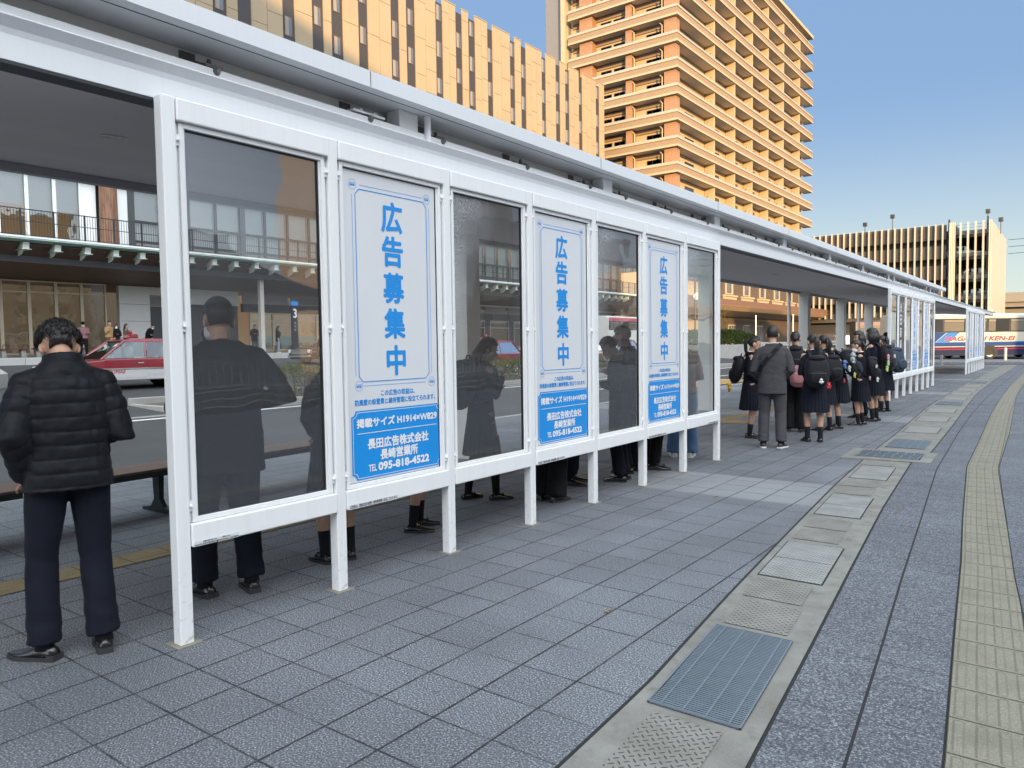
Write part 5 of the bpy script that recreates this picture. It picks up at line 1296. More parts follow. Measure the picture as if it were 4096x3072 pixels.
GREYS = cloth_mat('grey_suit', (.058,.056,.062)); GREYT = cloth_mat('grey_trousers', (.064,.062,.068)); DENIM = cloth_mat('blue_denim', (.085,.15,.26), .9, 300); DENIML = cloth_mat('pale_denim', (.27,.33,.40), .9, 300)
NAVYT = cloth_mat('navy_trousers', (.008,.010,.018)); PINKK = cloth_mat('dusty_pink_knit', (.27,.135,.15), .95, 200, .6); TANJ = cloth_mat('tan_jacket', (.36,.235,.115)); OLIVE = cloth_mat('olive_coat', (.075,.075,.05)); BROWNJ = cloth_mat('brown_jacket', (.24,.165,.11))
PUFF = cloth_mat('black_puffer_nylon', (.0065,.0075,.011), .58, 260, .18, .05); SHIRT = cloth_mat('white_shirt', (.72,.74,.77), .8); SOCK = cloth_mat('black_sock', (.012,.013,.016)); MASKM = simple('white_face_mask', (.72,.73,.74), .8)
LEATH = simple('black_leather', (.010,.010,.011), .22, 0, .2, 9, .15, 60, spec=.6); SOLE = simple('dark_sole', (.03,.03,.032), .7); WSHOE = simple('white_sneaker', (.72,.71,.68), .6); OFFW = simple('offwhite_sole', (.70,.69,.64), .7)
EYE = simple('eye', (.01,.008,.007), .15); LIP = simple('lip', (.36,.15,.13), .5)

ARM = {'down': ((.075,-.03,-.282), (.01,.055,-.24)), 'pocket': ((.12,-.11,-.245), (-.075,.13,-.205)), 'phone': ((.055,-.01,-.285), (-.13,.20,.055)),
       'front': ((.07,-.03,-.283), (-.12,.17,-.125)), 'flare': ((.185,-.03,-.235), (-.20,.15,-.03)), 'strap': ((.06,-.04,-.28), (-.05,.12,.20)), 'raise': ((.05,.12,-.25), (-.09,.17,.14)), 'chin': ((.03,.08,-.27), (-.11,.12,.20))}
def person(label, loc, face, h=1.7, fem=False, top='suit', bottom='trousers', hair='short', mats=None, arms=('down','down'), feet=None, lean=0.0, pitch=0.0, yaw=0.0,
           voxel=.012, shoes='dress', mask=False, group=None, hem=None, collar=False, width=1.0, tights=False, thing_name='person'):
    k = h/1.70; rz = math.atan2(-face[0], face[1]); M_ = mats or {}
    root = thing(thing_name, label, 'person', loc, rz, group)
    feet = feet or ((-.10, .0, 12), (.10, .0, -12))          # (x, y, toe-out degrees) for left and right
    V = lambda x, y, z: Vector((x*k, y*k, z*k))
    RX = Matrix.Rotation(-lean, 3, 'X'); piv = V(0, 0, .95)
    def T(p):
        p = Vector(p); w = min(1, max(0, (p.z-.88*k)/(.16*k))); q = piv + RX @ (p-piv); return p.lerp(q, w)
    shw = (.178 if not fem else .152)*width
    # ---- skeleton
    J = {}
    for i, s in ((0, -1), (1, 1)):
        fx, fy, ta = feet[i]
        hip = V(s*.088, 0, .90); ank = V(fx, fy-.02, .085); dirt = Vector((math.sin(R(-ta)), math.cos(R(ta)), 0))
        kn = hip.lerp(ank, .50) + V(0, .035, .0) + (dirt*.02*k)
        sj = T(V(s*shw, -.01, 1.362)); a = ARM[arms[i]] if isinstance(arms[i], str) else arms[i]
        el = sj + RX @ (Vector((a[0][0]*s, a[0][1], a[0][2]))*k); wr = el + RX @ (Vector((a[1][0]*s, a[1][1], a[1][2]))*k)
        J[s] = dict(hip=hip, knee=kn, ank=ank, toe=dirt, sj=sj, el=el, wr=wr, ta=ta)
    nb = T(V(0, -.015, 1.412)); hd = RX @ Matrix.Rotation(-pitch, 3, 'X')
    HM = RX @ Matrix.Rotation(yaw, 3, 'Z') @ Matrix.Rotation(-pitch, 3, 'X'); ht = nb + RX @ V(0, .012, .035)
    hk = k*(1.03 if not fem else 1.05)
    HP = lambda x, y, z: ht + HM @ (Vector((x, y+.012, z+.125))*hk)
    # ---- body: one continuous skin
    b = MB()
    b.ell(HP(0,-.008,.022), [v*hk for v in (.073,.093,.092)], M=HM); b.ell(HP(0,.028,-.03), [v*hk for v in (.060,.062,.088)], M=HM); b.ell(HP(0,.036,-.078), [v*hk for v in (.044,.046,.042)], M=HM)
    b.tube([HP(0,.092,-.005), HP(0,.108,-.036)], [.009*hk, .014*hk], 8); b.ell(HP(0,.088,-.072), [v*hk for v in (.022,.012,.010)], 8, 6, M=HM)
    for s in (-1, 1): b.ell(HP(s*.077,-.004,-.018), [v*hk for v in (.010,.021,.033)], 10, 8, M=HM @ Matrix.Rotation(s*.35, 3, 'Z'))
    b.tube([HP(0,-.012,-.03), ht.lerp(nb,.5), nb + RX @ V(0,-.005,-.05)], [.052*k*width**.5, .052*k*width**.5, .066*k], 14)
    spine = [(.86,.150,.105),(.95,.148,.10),(1.05,.128,.09),(1.20,.145,.098),(1.33,.150,.09),(1.41,.10,.07)]
    b.loft([[T(V(w*math.cos(2*math.pi*j/16)*.92, d*math.sin(2*math.pi*j/16)-.005, z)) for j in range(16)] for z, w, d in spine])
    for s in (-1, 1):
        q = J[s]; b.tube([T(V(s*shw*.55,-.01,1.36)), q['sj'], q['sj'].lerp(q['el'],.5), q['el'], q['el'].lerp(q['wr'],.4), q['wr']], [v*k for v in (.05,.050,.042,.036,.035,.025)], 10)
        th = .078 if not fem else .074; ca = .052 if not fem else .054
        b.tube([q['hip']+V(0,0,.02), q['hip'].lerp(q['knee'],.5), q['knee'], q['knee'].lerp(q['ank'],.32)+V(0,-.014,0), q['knee'].lerp(q['ank'],.75)+V(0,-.006,0), q['ank']+V(0,0,-.01)], [v*k for v in (th+.012,th-.006,.056,ca,.038,.033)], 12)
        b.tube([q['ank']+V(0,0,-.02), q['ank']+q['toe']*.09*k+V(0,0,-.052)], [.030*k,.016*k], 8)
        # hand: palm, four curled fingers of different length, thumb from the side
        d = (q['wr']-q['el']).normalized(); side = d.cross(Vector((0,1,0)) if abs(d.y) < .8 else Vector((0,0,1))).normalized(); nrm = side.cross(d)
        B = Matrix((side, nrm, d)).transposed(); curl = .55
        pc = q['wr']+d*.045*k; b.ell(pc, [.036*k,.015*k,.048*k], 10, 8, M=B)
        for fi, (o, L) in enumerate(((-.030,.058),(-.011,.072),(.009,.068),(.028,.055))):
            p0 = pc + side*o*k*1.05 + d*.035*k; p1 = p0 + d*L*.45*k + nrm*.012*k + side*o*.12*k; p2 = p1 + (d*.75+nrm*curl).normalized()*L*.3*k; p3 = p2 + (d*.35+nrm*.9).normalized()*L*.28*k
            b.tube([p0, p1, p2, p3], [.0092*k,.0088*k,.008*k,.0068*k], 7)
        tb = pc - side*.030*k - d*.02*k; b.tube([tb, tb - side*.022*k + d*.025*k + nrm*.01*k, tb - side*.026*k + d*.055*k + nrm*.02*k], [.011*k,.0095*k,.007*k], 7)
    bv = min(voxel, .006 if voxel < .009 else .0075 if voxel < .013 else .02)
    union(b, bv, 2, 'body', SKIN, root)
    # ---- face
    if voxel < .03:
        for s in (-1, 1):
            m = MB(); m.ell(HP(s*.030,.083,.0), [v*hk for v in (.012,.008,.006)], 10, 6, M=HM); m.build('eye', EYE, root, smooth=True)
            m = MB(); m.tube([HP(s*.016,.094,.020), HP(s*.032,.090,.026), HP(s*.047,.076,.020)], [.003*hk,.0036*hk,.002*hk], 6); m.build('eyebrow', HAIR, root, smooth=True)
        if not mask:
            m = MB(); m.ell(HP(0,.096,-.074), [v*hk for v in (.021,.007,.006)], 10, 6, M=HM); m.build('mouth', LIP, root, smooth=True)
    if mask:
        m = MB(); m.ell(HP(0,.052,-.062), [v*hk for v in (.064,.064,.056)], 16, 10, M=HM, e=.8); 
        for s in (-1, 1): m.tube([HP(s*.055,.055,-.04), HP(s*.077,.012,-.012), HP(s*.078,-.018,.006)], .0022*hk, 5)
        m.build('face_mask', MASKM, root, smooth=True)
    # ---- hair
    bm = bmesh.new(); bmesh.ops.create_icosphere(bm, subdivisions=5 if voxel < .008 else 4, radius=1.0)
    U = np.array([v.co for v in bm.verts]); F = [tuple(v.index for v in f.verts) for f in bm.faces]; bm.free()
    rad = {'curly': (.094,.112,.112), 'bob': (.092,.108,.104), 'short': (.0815,.103,.104)}.get(hair, (.0775,.099,.099) if hair in ('pony','bun') else (.082,.102,.103))
    zf = .30 if hair in ('pony','long','bob','bun') else .42
    facew = smooth01(.25, .55, U[:,1])*(1-smooth01(zf, zf+.22, U[:,2]))
    nape = {'short': -.70, 'curly': -.80, 'pony': -.66, 'bun': -.66}.get(hair, -.95)
    low = (1-smooth01(nape-.14, nape+.10, U[:,2]))
    if hair == 'curly': low = np.maximum(low, (1-smooth01(-.22,.0,U[:,2]))*smooth01(.45,.75,np.abs(U[:,0])))
    if hair in ('short','curly'): low = np.maximum(low, (1-smooth01(-.30,-.05,U[:,2]))*smooth01(-.35,.1,U[:,1])*smooth01(.6,.8,np.abs(U[:,0])))
    ear = smooth01(.80,.93,np.abs(U[:,0]))*(1-smooth01(-.12,.10,U[:,2]))*smooth01(-.35,-.05,U[:,1]) if hair not in ('bob','long','curly') else 0*U[:,0]
    sc = 1-.30*np.maximum.reduce([facew, low, ear])
    if hair == 'curly': sc = sc*(1+.085*nz(U, 4.2, 3.1)+.05*nz(U, 9.0, 8.3)*(sc > .9))
    else: sc = sc*(1+.02*nz(U, (5.0,5.0,2.0), 2.0)+.012*nz(U, (16,16,3), 5.0))
    m = MB(); P = U*sc[:,None]*np.array(rad)
    m.add([HP(p[0], p[1]-.008, p[2]+(.028 if hair == 'curly' else .024)) for p in P], F)
    rr = random.Random(hash(label) % 9999)
    if hair == 'curly':
        for i in range(1500):
            a = rr.uniform(0, 6.28); e = rr.uniform(-.45, 1.5); u = Vector((math.cos(a)*math.cos(e), math.sin(a)*math.cos(e), math.sin(e)))
            if u.y > .45 and u.z < .35: continue
            if u.z < -.30 and u.y > -.5: continue
            if u.z < -.02 and abs(u.x) > .75: continue
            c0 = Vector((u.x*rad[0], u.y*rad[1], u.z*rad[2]))*1.0; tg = (Vector((0,0,-1)) - u*(-u.z)) + Vector((rr.uniform(-.9,.9), rr.uniform(-.9,.9), rr.uniform(-.4,.4))); tg = (tg - u*tg.dot(u)).normalized()
            L = rr.uniform(.022,.042)*(.6 if u.z < -.1 else 1); bb = rr.uniform(.002,.013)
            pts = [c0 + u*(bb*math.sin(math.pi*q/3)-.001*q) + tg*L*(q/3-.25) for q in range(4)]
            m.tube([HP(p.x, p.y-.008, p.z+.028) for p in pts], [.0024*hk,.0026*hk,.002*hk,.0006*hk], 4, cap=False)
    if hair in ('pony', 'bun'):
        if hair == 'pony':
            for q in range(7):
                ox, oy = rr.uniform(-.014,.014), rr.uniform(-.01,.01)
                h0 = HP(0,-.098,.045); bk = (HM @ Vector((0,-1,0))); bk.z = 0; bk = bk.normalized()*hk; sd_ = (HM @ Vector((1,0,0)))*hk; dn = Vector((0,0,-1))*hk
                L_ = rr.uniform(.26,.31); m.tube([h0+sd_*ox*.4, h0+bk*(.035+oy)+sd_*ox+dn*.005, h0+bk*(.055+oy)+sd_*ox*1.6+dn*.07, h0+bk*(.050+oy)+sd_*ox*1.8+dn*.17, h0+bk*(.030+oy)+sd_*ox*1.2+dn*L_], [.013*hk,.019*hk,.022*hk,.018*hk,.003*hk], 8)
        else: m.ell(HP(0,-.118,-.02), [.042*hk,.036*hk,.044*hk], 14, 10, M=HM)
    if hair == 'long':
        for q in range(15):
            a = -1.25+2.5*q/14; x, y = .078*math.sin(a), -.022-.078*math.cos(a)
            m.tube([HP(x*.9,y*.9,.02), HP(x*1.08,y*1.12,-.08), HP(x*1.12,y*1.12-.005,-.18), HP(x*1.05,y*1.05-.01,-.30+rr.uniform(-.03,.03))], [.022*hk,.024*hk,.021*hk,.005*hk], 8)
    if hair == 'bob':
        for q in range(19):
            a = -2.0+4.0*q/18; x, y = .080*math.sin(a), -.012-.085*math.cos(a)
            m.tube([HP(x*.92,y*.92,.04), HP(x*1.10,y*1.08,-.05), HP(x*1.03,y*1.02,-.135+rr.uniform(-.012,.012))], [.022*hk,.024*hk,.010*hk], 8)
    m.build('hair', HAIR, root, smooth=True)
    if hair == 'pony':
        m = MB(); m.tube([HP(0,-.108,.024), HP(0,-.122,.034)], .022*hk, 12); m.build('hair_band', BLK, root, smooth=True)
    # ---- upper garment
    tm = M_.get('top', NAVY); hemz = hem or {'puffer': .84, 'suit': .755, 'blazer': .78, 'knit': .86, 'coat': .70}[top]
    puff = {'puffer': .026, 'knit': .016, 'coat': .018}.get(top, .008); g = MB()
    if fem: prof = [(hemz,.172,.128),(.90,.165,.12),(1.02,.140,.105),(1.18,.152,.118),(1.30,.154,.108),(1.37,.130,.085),(1.42,.088,.070),(1.445,.072,.062)]
    else: prof = [(hemz,.182,.128),(.90,.176,.124),(1.03,.166,.116),(1.18,.184,.122),(1.31,.182,.114),(1.375,.150,.092),(1.425,.098,.074),(1.45,.076,.066)]
    def ring(z, w, d, n=26):
        e = .86; w = w*width+puff; d = d*(width**.6)+puff
        return [T(V(math.copysign(abs(math.cos(2*math.pi*j/n))**e, math.cos(2*math.pi*j/n))*w, math.copysign(abs(math.sin(2*math.pi*j/n))**e, math.sin(2*math.pi*j/n))*d-.008, z)) for j in range(n)]
    g.loft([ring(*r) for r in prof])
    if top == 'puffer': g.tube([nb+RX@V(0,-.004,-.02), nb+RX@V(0,.002,.035), nb+RX@V(0,.008,.072)], [.098*k,.090*k,.086*k], 22)
    if top in ('suit','blazer','coat'): g.tube([nb+RX@V(0,-.012,-.04), nb+RX@V(0,-.008,.012), nb+RX@V(0,-.002,.03)], [.088*k,.072*k,.064*k], 18)
    sr = [v+puff*.55 for v in ((.066,.062,.056,.054,.046,.043) if not fem else (.058,.055,.049,.047,.041,.039))]
    if top == 'knit': sr = [v+.006 for v in sr]
    for s in (-1, 1):
        q = J[s]; tip = q['wr'] - (q['wr']-q['el']).normalized()*.012
        g.tube([T(V(s*shw*.60,-.01,1.352)), q['sj']+V(-s*.012,0,-.012), q['sj'].lerp(q['el'],.5), q['el'], q['el'].lerp(q['wr'],.5), tip], [v*k for v in sr], 14)
    segs = [(np.array(J[s]['sj']), np.array(J[s]['el']), np.array(J[s]['wr'])) for s in (-1, 1)]
    sd = rr.uniform(0, 50)
    def fold(co, no):
        d = .0045*nz(co, (7, 7, 16), sd)+.0025*nz(co, (20, 20, 30), sd+9)
        if top == 'puffer':
            # quilting: pillows between stitched seams, running round the body and round each sleeve
            tcoord = co[:,2].copy(); 
            for S_, E_, W_ in segs:
                for A, B_, off in ((S_, E_, 0), (E_, W_, np.linalg.norm(E_-S_))):
                    ab = B_-A; L = np.linalg.norm(ab); t = np.clip(((co-A)@ab)/L/L, -.05, 1.05); dist = np.linalg.norm(co-(A+t[:,None]*ab), axis=1)
                    inarm = (dist < .102*k) & (np.abs(co[:,0]) > (.155*k)); 
                    if off == 0: tcoord = np.where(inarm, A[2]-t*L*.98, tcoord)
                    else: tcoord = np.where(inarm & (dist < .09*k), S_[2]-off*.98-t*L*.98, tcoord)
            w = .006*nz(co, 6, sd+3)
            ph = ((tcoord+w)/(.066*k)) % 1.0; pil = np.abs(np.sin(np.pi*ph))**.32
            d = d*1.1+(pil-.85)*.0095*k+.0042*nz(co, (34,34,9), sd+20)
            d = np.where(co[:,2] > nb.z-.005, d*.25, d)
        elif top == 'knit': d = d*1.6
        return d
    jk = union(g, voxel, 9, {'puffer': 'quilted_jacket', 'suit': 'suit_jacket', 'blazer': 'blazer', 'knit': 'sweater', 'coat': 'coat'}[top], tm, root, fold)
    if collar:
        m = MB(); m.tube([nb+RX@V(0,-.008,.0), nb+RX@V(0,-.002,.042)], [.070*k,.062*k], 20); m.build('shirt_collar', SHIRT, root, smooth=True)
    # ---- lower garment
    if bottom in ('trousers', 'wide'):
        lo = MB(); W = .022 if bottom == 'wide' else 0
        lo.loft([[V(w*math.cos(2*math.pi*j/20)*width, d*math.sin(2*math.pi*j/20)-.008, z) for j in range(20)] for z, w, d in ((.84,.150,.112),(.90,.168,.126),(.98,.162,.12),(1.02,.15,.11))])
        for s in (-1, 1):
            q = J[s]; hm = q['ank']+V(0,.006,.0 if bottom == 'trousers' else -.03)
            lo.tube([q['hip']+V(0,-.004,.03), q['hip'].lerp(q['knee'],.45), q['knee']+V(0,-.004,0), q['knee'].lerp(q['ank'],.55), hm], [v*k for v in (.104*width,.094*width+W*.3,.078*width+W*.6,.074+W,.076+W*1.4)], 16)
        def lf(co, no):
            low_ = 1-smooth01(.12*k, .34*k, co[:,2]); kn_ = np.exp(-((co[:,2]-.48*k)/(.10*k))**2)
            return .0045*nz(co, (9,9,7), sd+30)+(.010*low_+.006*kn_)*nz(co, (11,11,17), sd+40)
        union(lo, voxel*1.1, 9, 'trousers', M_.get('bottom', NAVYT), root, lf)
    else:
        zt, zb = 1.0, .475; n = 120; rings = []
        for i in range(15):
            f = i/14; z = zt+(zb-zt)*f; w = .135+.085*f**.75; d = .105+.078*f**.75
            ring_ = []
            for j in range(n):
                a = 2*math.pi*j/n; pl_ = abs(((j/n*24) % 1.0)-.5)*2; q = 1+(.018+.065*f)*(pl_-.5)*1.0 + .02*f*math.sin(3*a+sd)
                ring_.append(V(w*q*math.cos(a), d*q*math.sin(a)-.008, z+.004*f*math.sin(5*a+sd)))
            rings.append(ring_)
        inner = [[p*1.0+Vector((-p.x*.03, -p.y*.03, .004)) for p in r] for r in reversed(rings)]
        m = MB(); m.loft(rings+inner, 0, cap=False); m.build('pleated_skirt', M_.get('bottom', NAVY), root, smooth=True, auto=50)
    # ---- feet
    lm, sm = {'dress': (LEATH, SOLE), 'loafer': (LEATH, SOLE), 'sneaker': (M_.get('shoe', WSHOE), OFFW)}[shoes]
    for s in (-1, 1):
        q = J[s]; base = Vector((q['ank'].x, q['ank'].y, 0)); ang = math.atan2(-q['toe'].x, q['toe'].y); RZ = Matrix.Rotation(ang, 3, 'Z')
        X = lambda x, y, z: base + RZ @ (Vector((x, y, z))*k)
        prof_ = [(-.072,.020,.050),(-.060,.031,.068),(-.03,.035,.076),(.0,.034,.080),(.035,.036,.074),(.07,.041,.058),(.105,.044,.046),(.14,.041,.040),(.168,.031,.033),(.188,.014,.026)]
        if shoes == 'dress': prof_ = prof_[:-2]+[(.172,.029,.034),(.198,.016,.026),(.206,.007,.022)]
        rings = []
        for y, w, hh in prof_:
            r_ = []
            for j in range(14):
                a = math.pi*j/13; r_.append(X(w*math.cos(a), y, .016+(hh-.016)*max(0.0, math.sin(a))**.8))
            rings.append(r_)
        m = MB(); m.loft(rings); sh_ = m.build('shoe', lm, root, smooth=True)
        ol = [X(w+.004, y, 0) for y, w, hh in prof_]+[X(-w-.004, y, 0) for y, w, hh in reversed(prof_)]
        ol = [ol[0]+RZ@Vector((0,-.004,0))]+ol[1:]
        m = MB(); m.loft([[p+Vector((0,0,.0005)) for p in ol], [p+Vector((0,0,.020*k)) for p in ol]]); m.build('sole', sm, sh_)
        if shoes == 'dress':
            m = MB(); m.loft([[X(x, y, z) for x, y in ((-.034,-.074),(.034,-.074),(.034,-.012),(-.034,-.012))] for z in (.0004,.030)]); m.build('heel', sm, sh_)
            m = MB()
            for q_ in range(3): m.tube([X(-.016,.045+.016*q_,.070-.005*q_), X(0,.047+.016*q_,.076-.006*q_), X(.016,.045+.016*q_,.070-.005*q_)], .0018*k, 5)
            m.build('laces', BLK, sh_)
        if shoes == 'loafer':
            m = MB(); m.tube([X(-.042,.075,.045), X(-.02,.07,.066), X(.02,.07,.066), X(.042,.075,.045)], .007*k, 6); m.build('strap', lm, sh_, smooth=True)
        if bottom != 'skirt':
            m = MB(); m.tube([q['ank']+V(0,0,-.035), q['ank']+V(0,.001,0), q['knee'].lerp(q['ank'],.80)+V(0,-.005,0)], [v*k for v in (.044,.041,.043)], 14); m.build('sock', SOCK, root, smooth=True)
        if bottom == 'skirt':
            m = MB(); top_z = .235 if not tights else .62
            if tights: m.tube([q['ank']+V(0,0,-.03), q['knee'].lerp(q['ank'],.75)+V(0,-.006,0), q['knee'].lerp(q['ank'],.32)+V(0,-.014,0), q['knee'], q['hip'].lerp(q['knee'],.6)], [v*k for v in (.038,.043,.059,.062,.08)], 14)
            else: m.tube([q['ank']+V(0,0,-.035), q['ank']+V(0,.001,.0), q['knee'].lerp(q['ank'],.80)+V(0,-.005,0), q['knee'].lerp(q['ank'],.62)+V(0,-.009,0)], [v*k for v in (.042,.038,.041,.045)], 14)
            m.build('tights' if tights else 'sock', SOCK, root, smooth=True)
    root['_j'] = 1
    return dict(root=root, T=T, V=V, J=J, nb=nb, HP=HP, k=k, rz=rz, loc=Vector(loc), shw=shw, width=width, lean=lean)
def to_world(P, v): return P['loc'] + Matrix.Rotation(P['rz'], 3, 'Z') @ Vector(v)
BAGM = cloth_mat('black_backpack_nylon', (.009,.0095,.013), .6, 500, .3, .05); BAGP = cloth_mat('pink_backpack_nylon', (.40,.18,.19), .7, 400); BAGB = cloth_mat('slate_backpack_nylon', (.035,.05,.075), .65, 400)
def backpack(P, label, mat=BAGM, size=(.155,.085,.225), drop=0.0, front=False, sag=.0, group='school backpacks', flap=True):
    """bag worn on a back (or front); built in the wearer's frame, standing free as its own thing"""
    k = P['k']; sg = 1 if front else -1
    off = (.115*P['width']+size[1]+.012)*sg
    c = P['T'](P['V'](0, off/1.0, 1.20-drop)); c.y += sag*sg
    t = thing('backpack', label, 'backpack', to_world(P, c), P['rz'], group); RL = Matrix.Rotation(-P['lean'], 3, 'X')
    m = MB(); m.ell((0,0,0), size, 28, 18, M=RL, e=.80, e2=.70)
    m.v = [tuple(Vector(v)*1.0+Vector((0, sg*.045*max(0, -v[2]/size[2])-sg*.03*max(0, v[2]/size[2]), 0))) for v in m.v]
    bd = m.build('body', mat, t, smooth=True)
    bmn = MB(); bmn.ell(RL @ Vector((0, sg*size[1]*.92, -size[2]*.38)), (size[0]*.74, size[1]*.46, size[2]*.40), 22, 12, M=RL, e=.75, e2=.7); pk = bmn.build('pocket', mat, t, smooth=True)
    z = MB(); z.tube([RL @ Vector((-size[0]*.6, sg*size[1]*1.33, -size[2]*.12)), RL @ Vector((0, sg*size[1]*1.40, -size[2]*.10)), RL @ Vector((size[0]*.6, sg*size[1]*1.33, -size[2]*.12))], .004, 6); z.build('zip', simple('zip_metal', (.09,.09,.095), .35, .6), pk)
    if flap:
        z = MB(); z.ell(RL @ Vector((0, sg*size[1]*.05, size[2]*.78)), (size[0]*.72, size[1]*.78, size[2]*.20), 22, 12, M=RL, e=.9, e2=.8); z.build('flap', mat, t, smooth=True)
    z = MB(); z.tube([RL @ Vector((-.035,-sg*size[1]*.4,size[2]*.95)), RL @ Vector((-.03,-sg*size[1]*.5,size[2]*1.14)), RL @ Vector((.03,-sg*size[1]*.5,size[2]*1.14)), RL @ Vector((.035,-sg*size[1]*.4,size[2]*.95))], .009, 8); z.build('handle', mat, t, smooth=True)
    for s in (-1, 1):
        T, V = P['T'], P['V']; sw = P['shw']*.58
        pts = [V(s*sw*.8, sg*.16, 1.31-drop*.4), V(s*sw*.95, sg*.105, 1.405), V(s*sw*1.02, 0, 1.442), V(s*sw*1.12, -sg*.095, 1.37), V(s*sw*1.35, -sg*.135*P['width'], 1.22), V(s*sw*1.75, -sg*.07, 1.08), V(s*sw*1.5, sg*.13, 1.02-drop*.6)]
        pts = [T(p)-c for p in pts]; r_ = []
        for i, p in enumerate(pts):
            d = (pts[min(i+1, 6)]-pts[max(i-1, 0)]).normalized(); u = Vector((1,0,0)); w = d.cross(u).normalized()
            r_.append([p+u*a*.027*k+w*b_*.007*k for a, b_ in ((-1,-1),(1,-1),(1,1),(-1,1))])
        z = MB(); z.loft(r_); z.build('shoulder_strap', mat, t, bevel=.003)
    return t, c, sg, size
def charm(P, B, label, pos, col, kind='bear', s=.045, col2=None):
    """small plush hung from a bag"""
    t_, c, sg, size = B; p = c + Vector((pos[0], sg*(size[1]*1.35+.03+(.0 if abs(pos[1]) < 9 else 0))+0, pos[1]))
    if len(pos) > 2: p = c + Vector((pos[0], pos[2], pos[1]))
    t = thing('plush_charm', label, 'plush charm', to_world(P, p), P['rz']+(math.pi if sg < 0 else 0), 'plush charms hanging from the bags')
    fur = lambda nm, cc: simple('plush_'+nm, cc, .95, 0, .2, 60, .9, 130)
    key = '_'.join('%d' % round(v*100) for v in col); A = fur(key, col); Bm = fur('_'.join('%d' % round(v*100) for v in (col2 or col)), col2 or col)
    def lump(nm, c_, r, mt):
        m = MB(); m.ell(Vector(c_)*s, [v*s for v in r], 14, 10); o = m.build(nm, mt, t, smooth=True); return o
    lump('body', (0,0,-.9), (.75,.62,.85), A); h_ = lump('head', (0,.1,.25), (.72,.66,.64), A)
    for q in (-1, 1):
        if kind == 'chick': lump('wing', (q*.85,0,-.8), (.28,.25,.55), A); lump('foot', (q*.38,.25,-1.85), (.3,.42,.16), Bm)
        else:
            lump('arm', (q*.85,.2,-.7), (.28,.28,.45), A); lump('leg', (q*.45,.25,-1.6), (.32,.36,.36), Bm if kind == 'panda' else A)
            lump('ear', (q*(.55 if kind != 'elephant' else .95),0,.85 if kind != 'elephant' else .35), (.26,.16,.3) if kind != 'elephant' else (.5,.14,.5), Bm)
        m = MB(); m.ell((q*.25*s,.72*s,.38*s), [.09*s]*3, 8, 6); m.build('eye', EYE, t, smooth=True)
    if kind == 'chick': lump('beak', (0,.85,.15), (.28,.3,.16), fur('beak', (.75,.33,.04)))
    else: lump('muzzle', (0,.7,.1), (.3,.22,.22), fur('muzzle', (.6,.55,.5)))
    m = MB(); m.tube([(0,0,.85*s), (0,-.01,1.5*s), (0,-.02,2.3*s)], .0022, 6); m.build('cord', DARKMETAL, t)
    return t
def phone_in(P, side, label):
    """phone lying in a hand"""
    q = P['J'][side]; d = (q['wr']-q['el']).normalized(); p = q['wr']+d*.085*P['k']+Vector((0,0,.012))
    t = thing('phone', label, 'phone', to_world(P, p), P['rz'], 'phones held by people in the queue'); t.rotation_euler = (R(35), 0, P['rz'])
    m = MB(); m.box(-.036,.036,-.075,.075,-.004,.004); m.build('case', simple('phone_case', (.02,.02,.022), .3), t, bevel=.003)
    m = MB(); m.add([(-.032,-.07,.0046),(.032,-.07,.0046),(.032,.07,.0046),(-.032,.07,.0046)], [(0,1,2,3)]); m.build('screen', simple('phone_screen', (.05,.06,.07), .1, emit=(.6,.7,.8), estr=.3), t)
    return t
GQ = 'people waiting under the bus shelter'; GC = 'pupils standing in a group past the first windbreak'; GF = 'people waiting along the station wall'
away = lambda x, y: (x-3.54, y+1.94)
# --- queue by the first windbreak
P = person('man in a black quilted jacket and navy trousers with his head bowed', (-.345,-.345,0), (-.95,.26), 1.68, False, 'puffer', 'trousers', 'curly', {'top': PUFF, 'bottom': NAVYT}, (((.070,-.09,-.262),(-.065,.13,-.205)),((.065,-.05,-.272),(-.17,.18,-.0))),
           ((-.13,.05,42),(.12,.0,-4)), .05, .80, 0, .0065, 'dress', group=GQ, width=.93)
phone_in(P, 1, 'phone held low by the man in the quilted jacket')
P = person('man in a dark coat with short hair and a mask, seen through the first pane', (-.55,.62,0), (-.92,.42), 1.80, False, 'coat', 'trousers', 'short', {'top': NAVY2, 'bottom': NAVYT}, ('phone',((.15,-.05,-.255),(-.20,.13,.0))), ((-.13,.03,30),(.12,.0,5)), .04, .12, .2, .009, 'dress', mask=True, group=GQ, width=1.1)
P = person('pupil with tied hair and bare legs at the right edge of the first pane', (-.56,1.46,0), (-.85,.25), 1.58, True, 'blazer', 'skirt', 'bun', None, ('front','front'), None, .03, .25, 0, .011, 'loafer', group=GQ)
P = person('pupil with bare legs and loafers hidden behind the first blue poster', (-.70,2.41,0), (.62,.62), 1.57, True, 'blazer', 'skirt', 'bun', None, ('front','phone'), ((-.12,.04,10),(.10,-.02,-10)), .02, .25, 0, .012, 'loafer', group=GQ)
P = person('pupil with a slate backpack and dark tights behind the middle glass pane', (-1.0,3.62,0), (.38,.92), 1.57, True, 'blazer', 'skirt', 'long', None, ('phone','chin'), ((-.11,-.10,6),(.11,.12,-6)), .05, .34, -.45, .011, 'loafer', group=GQ, tights=True, hem=.72)
B = backpack(P, 'slate blue backpack seen through the second glass pane', BAGB, (.175,.09,.24)); charm(P, B, 'cream plush charm on the slate backpack', (.06,-.05), (.62,.52,.40), 'bear', .028); charm(P, B, 'grey green plush charm at the side of the slate backpack', (-.20,-.10,-.12), (.34,.36,.26), 'bear', .06)
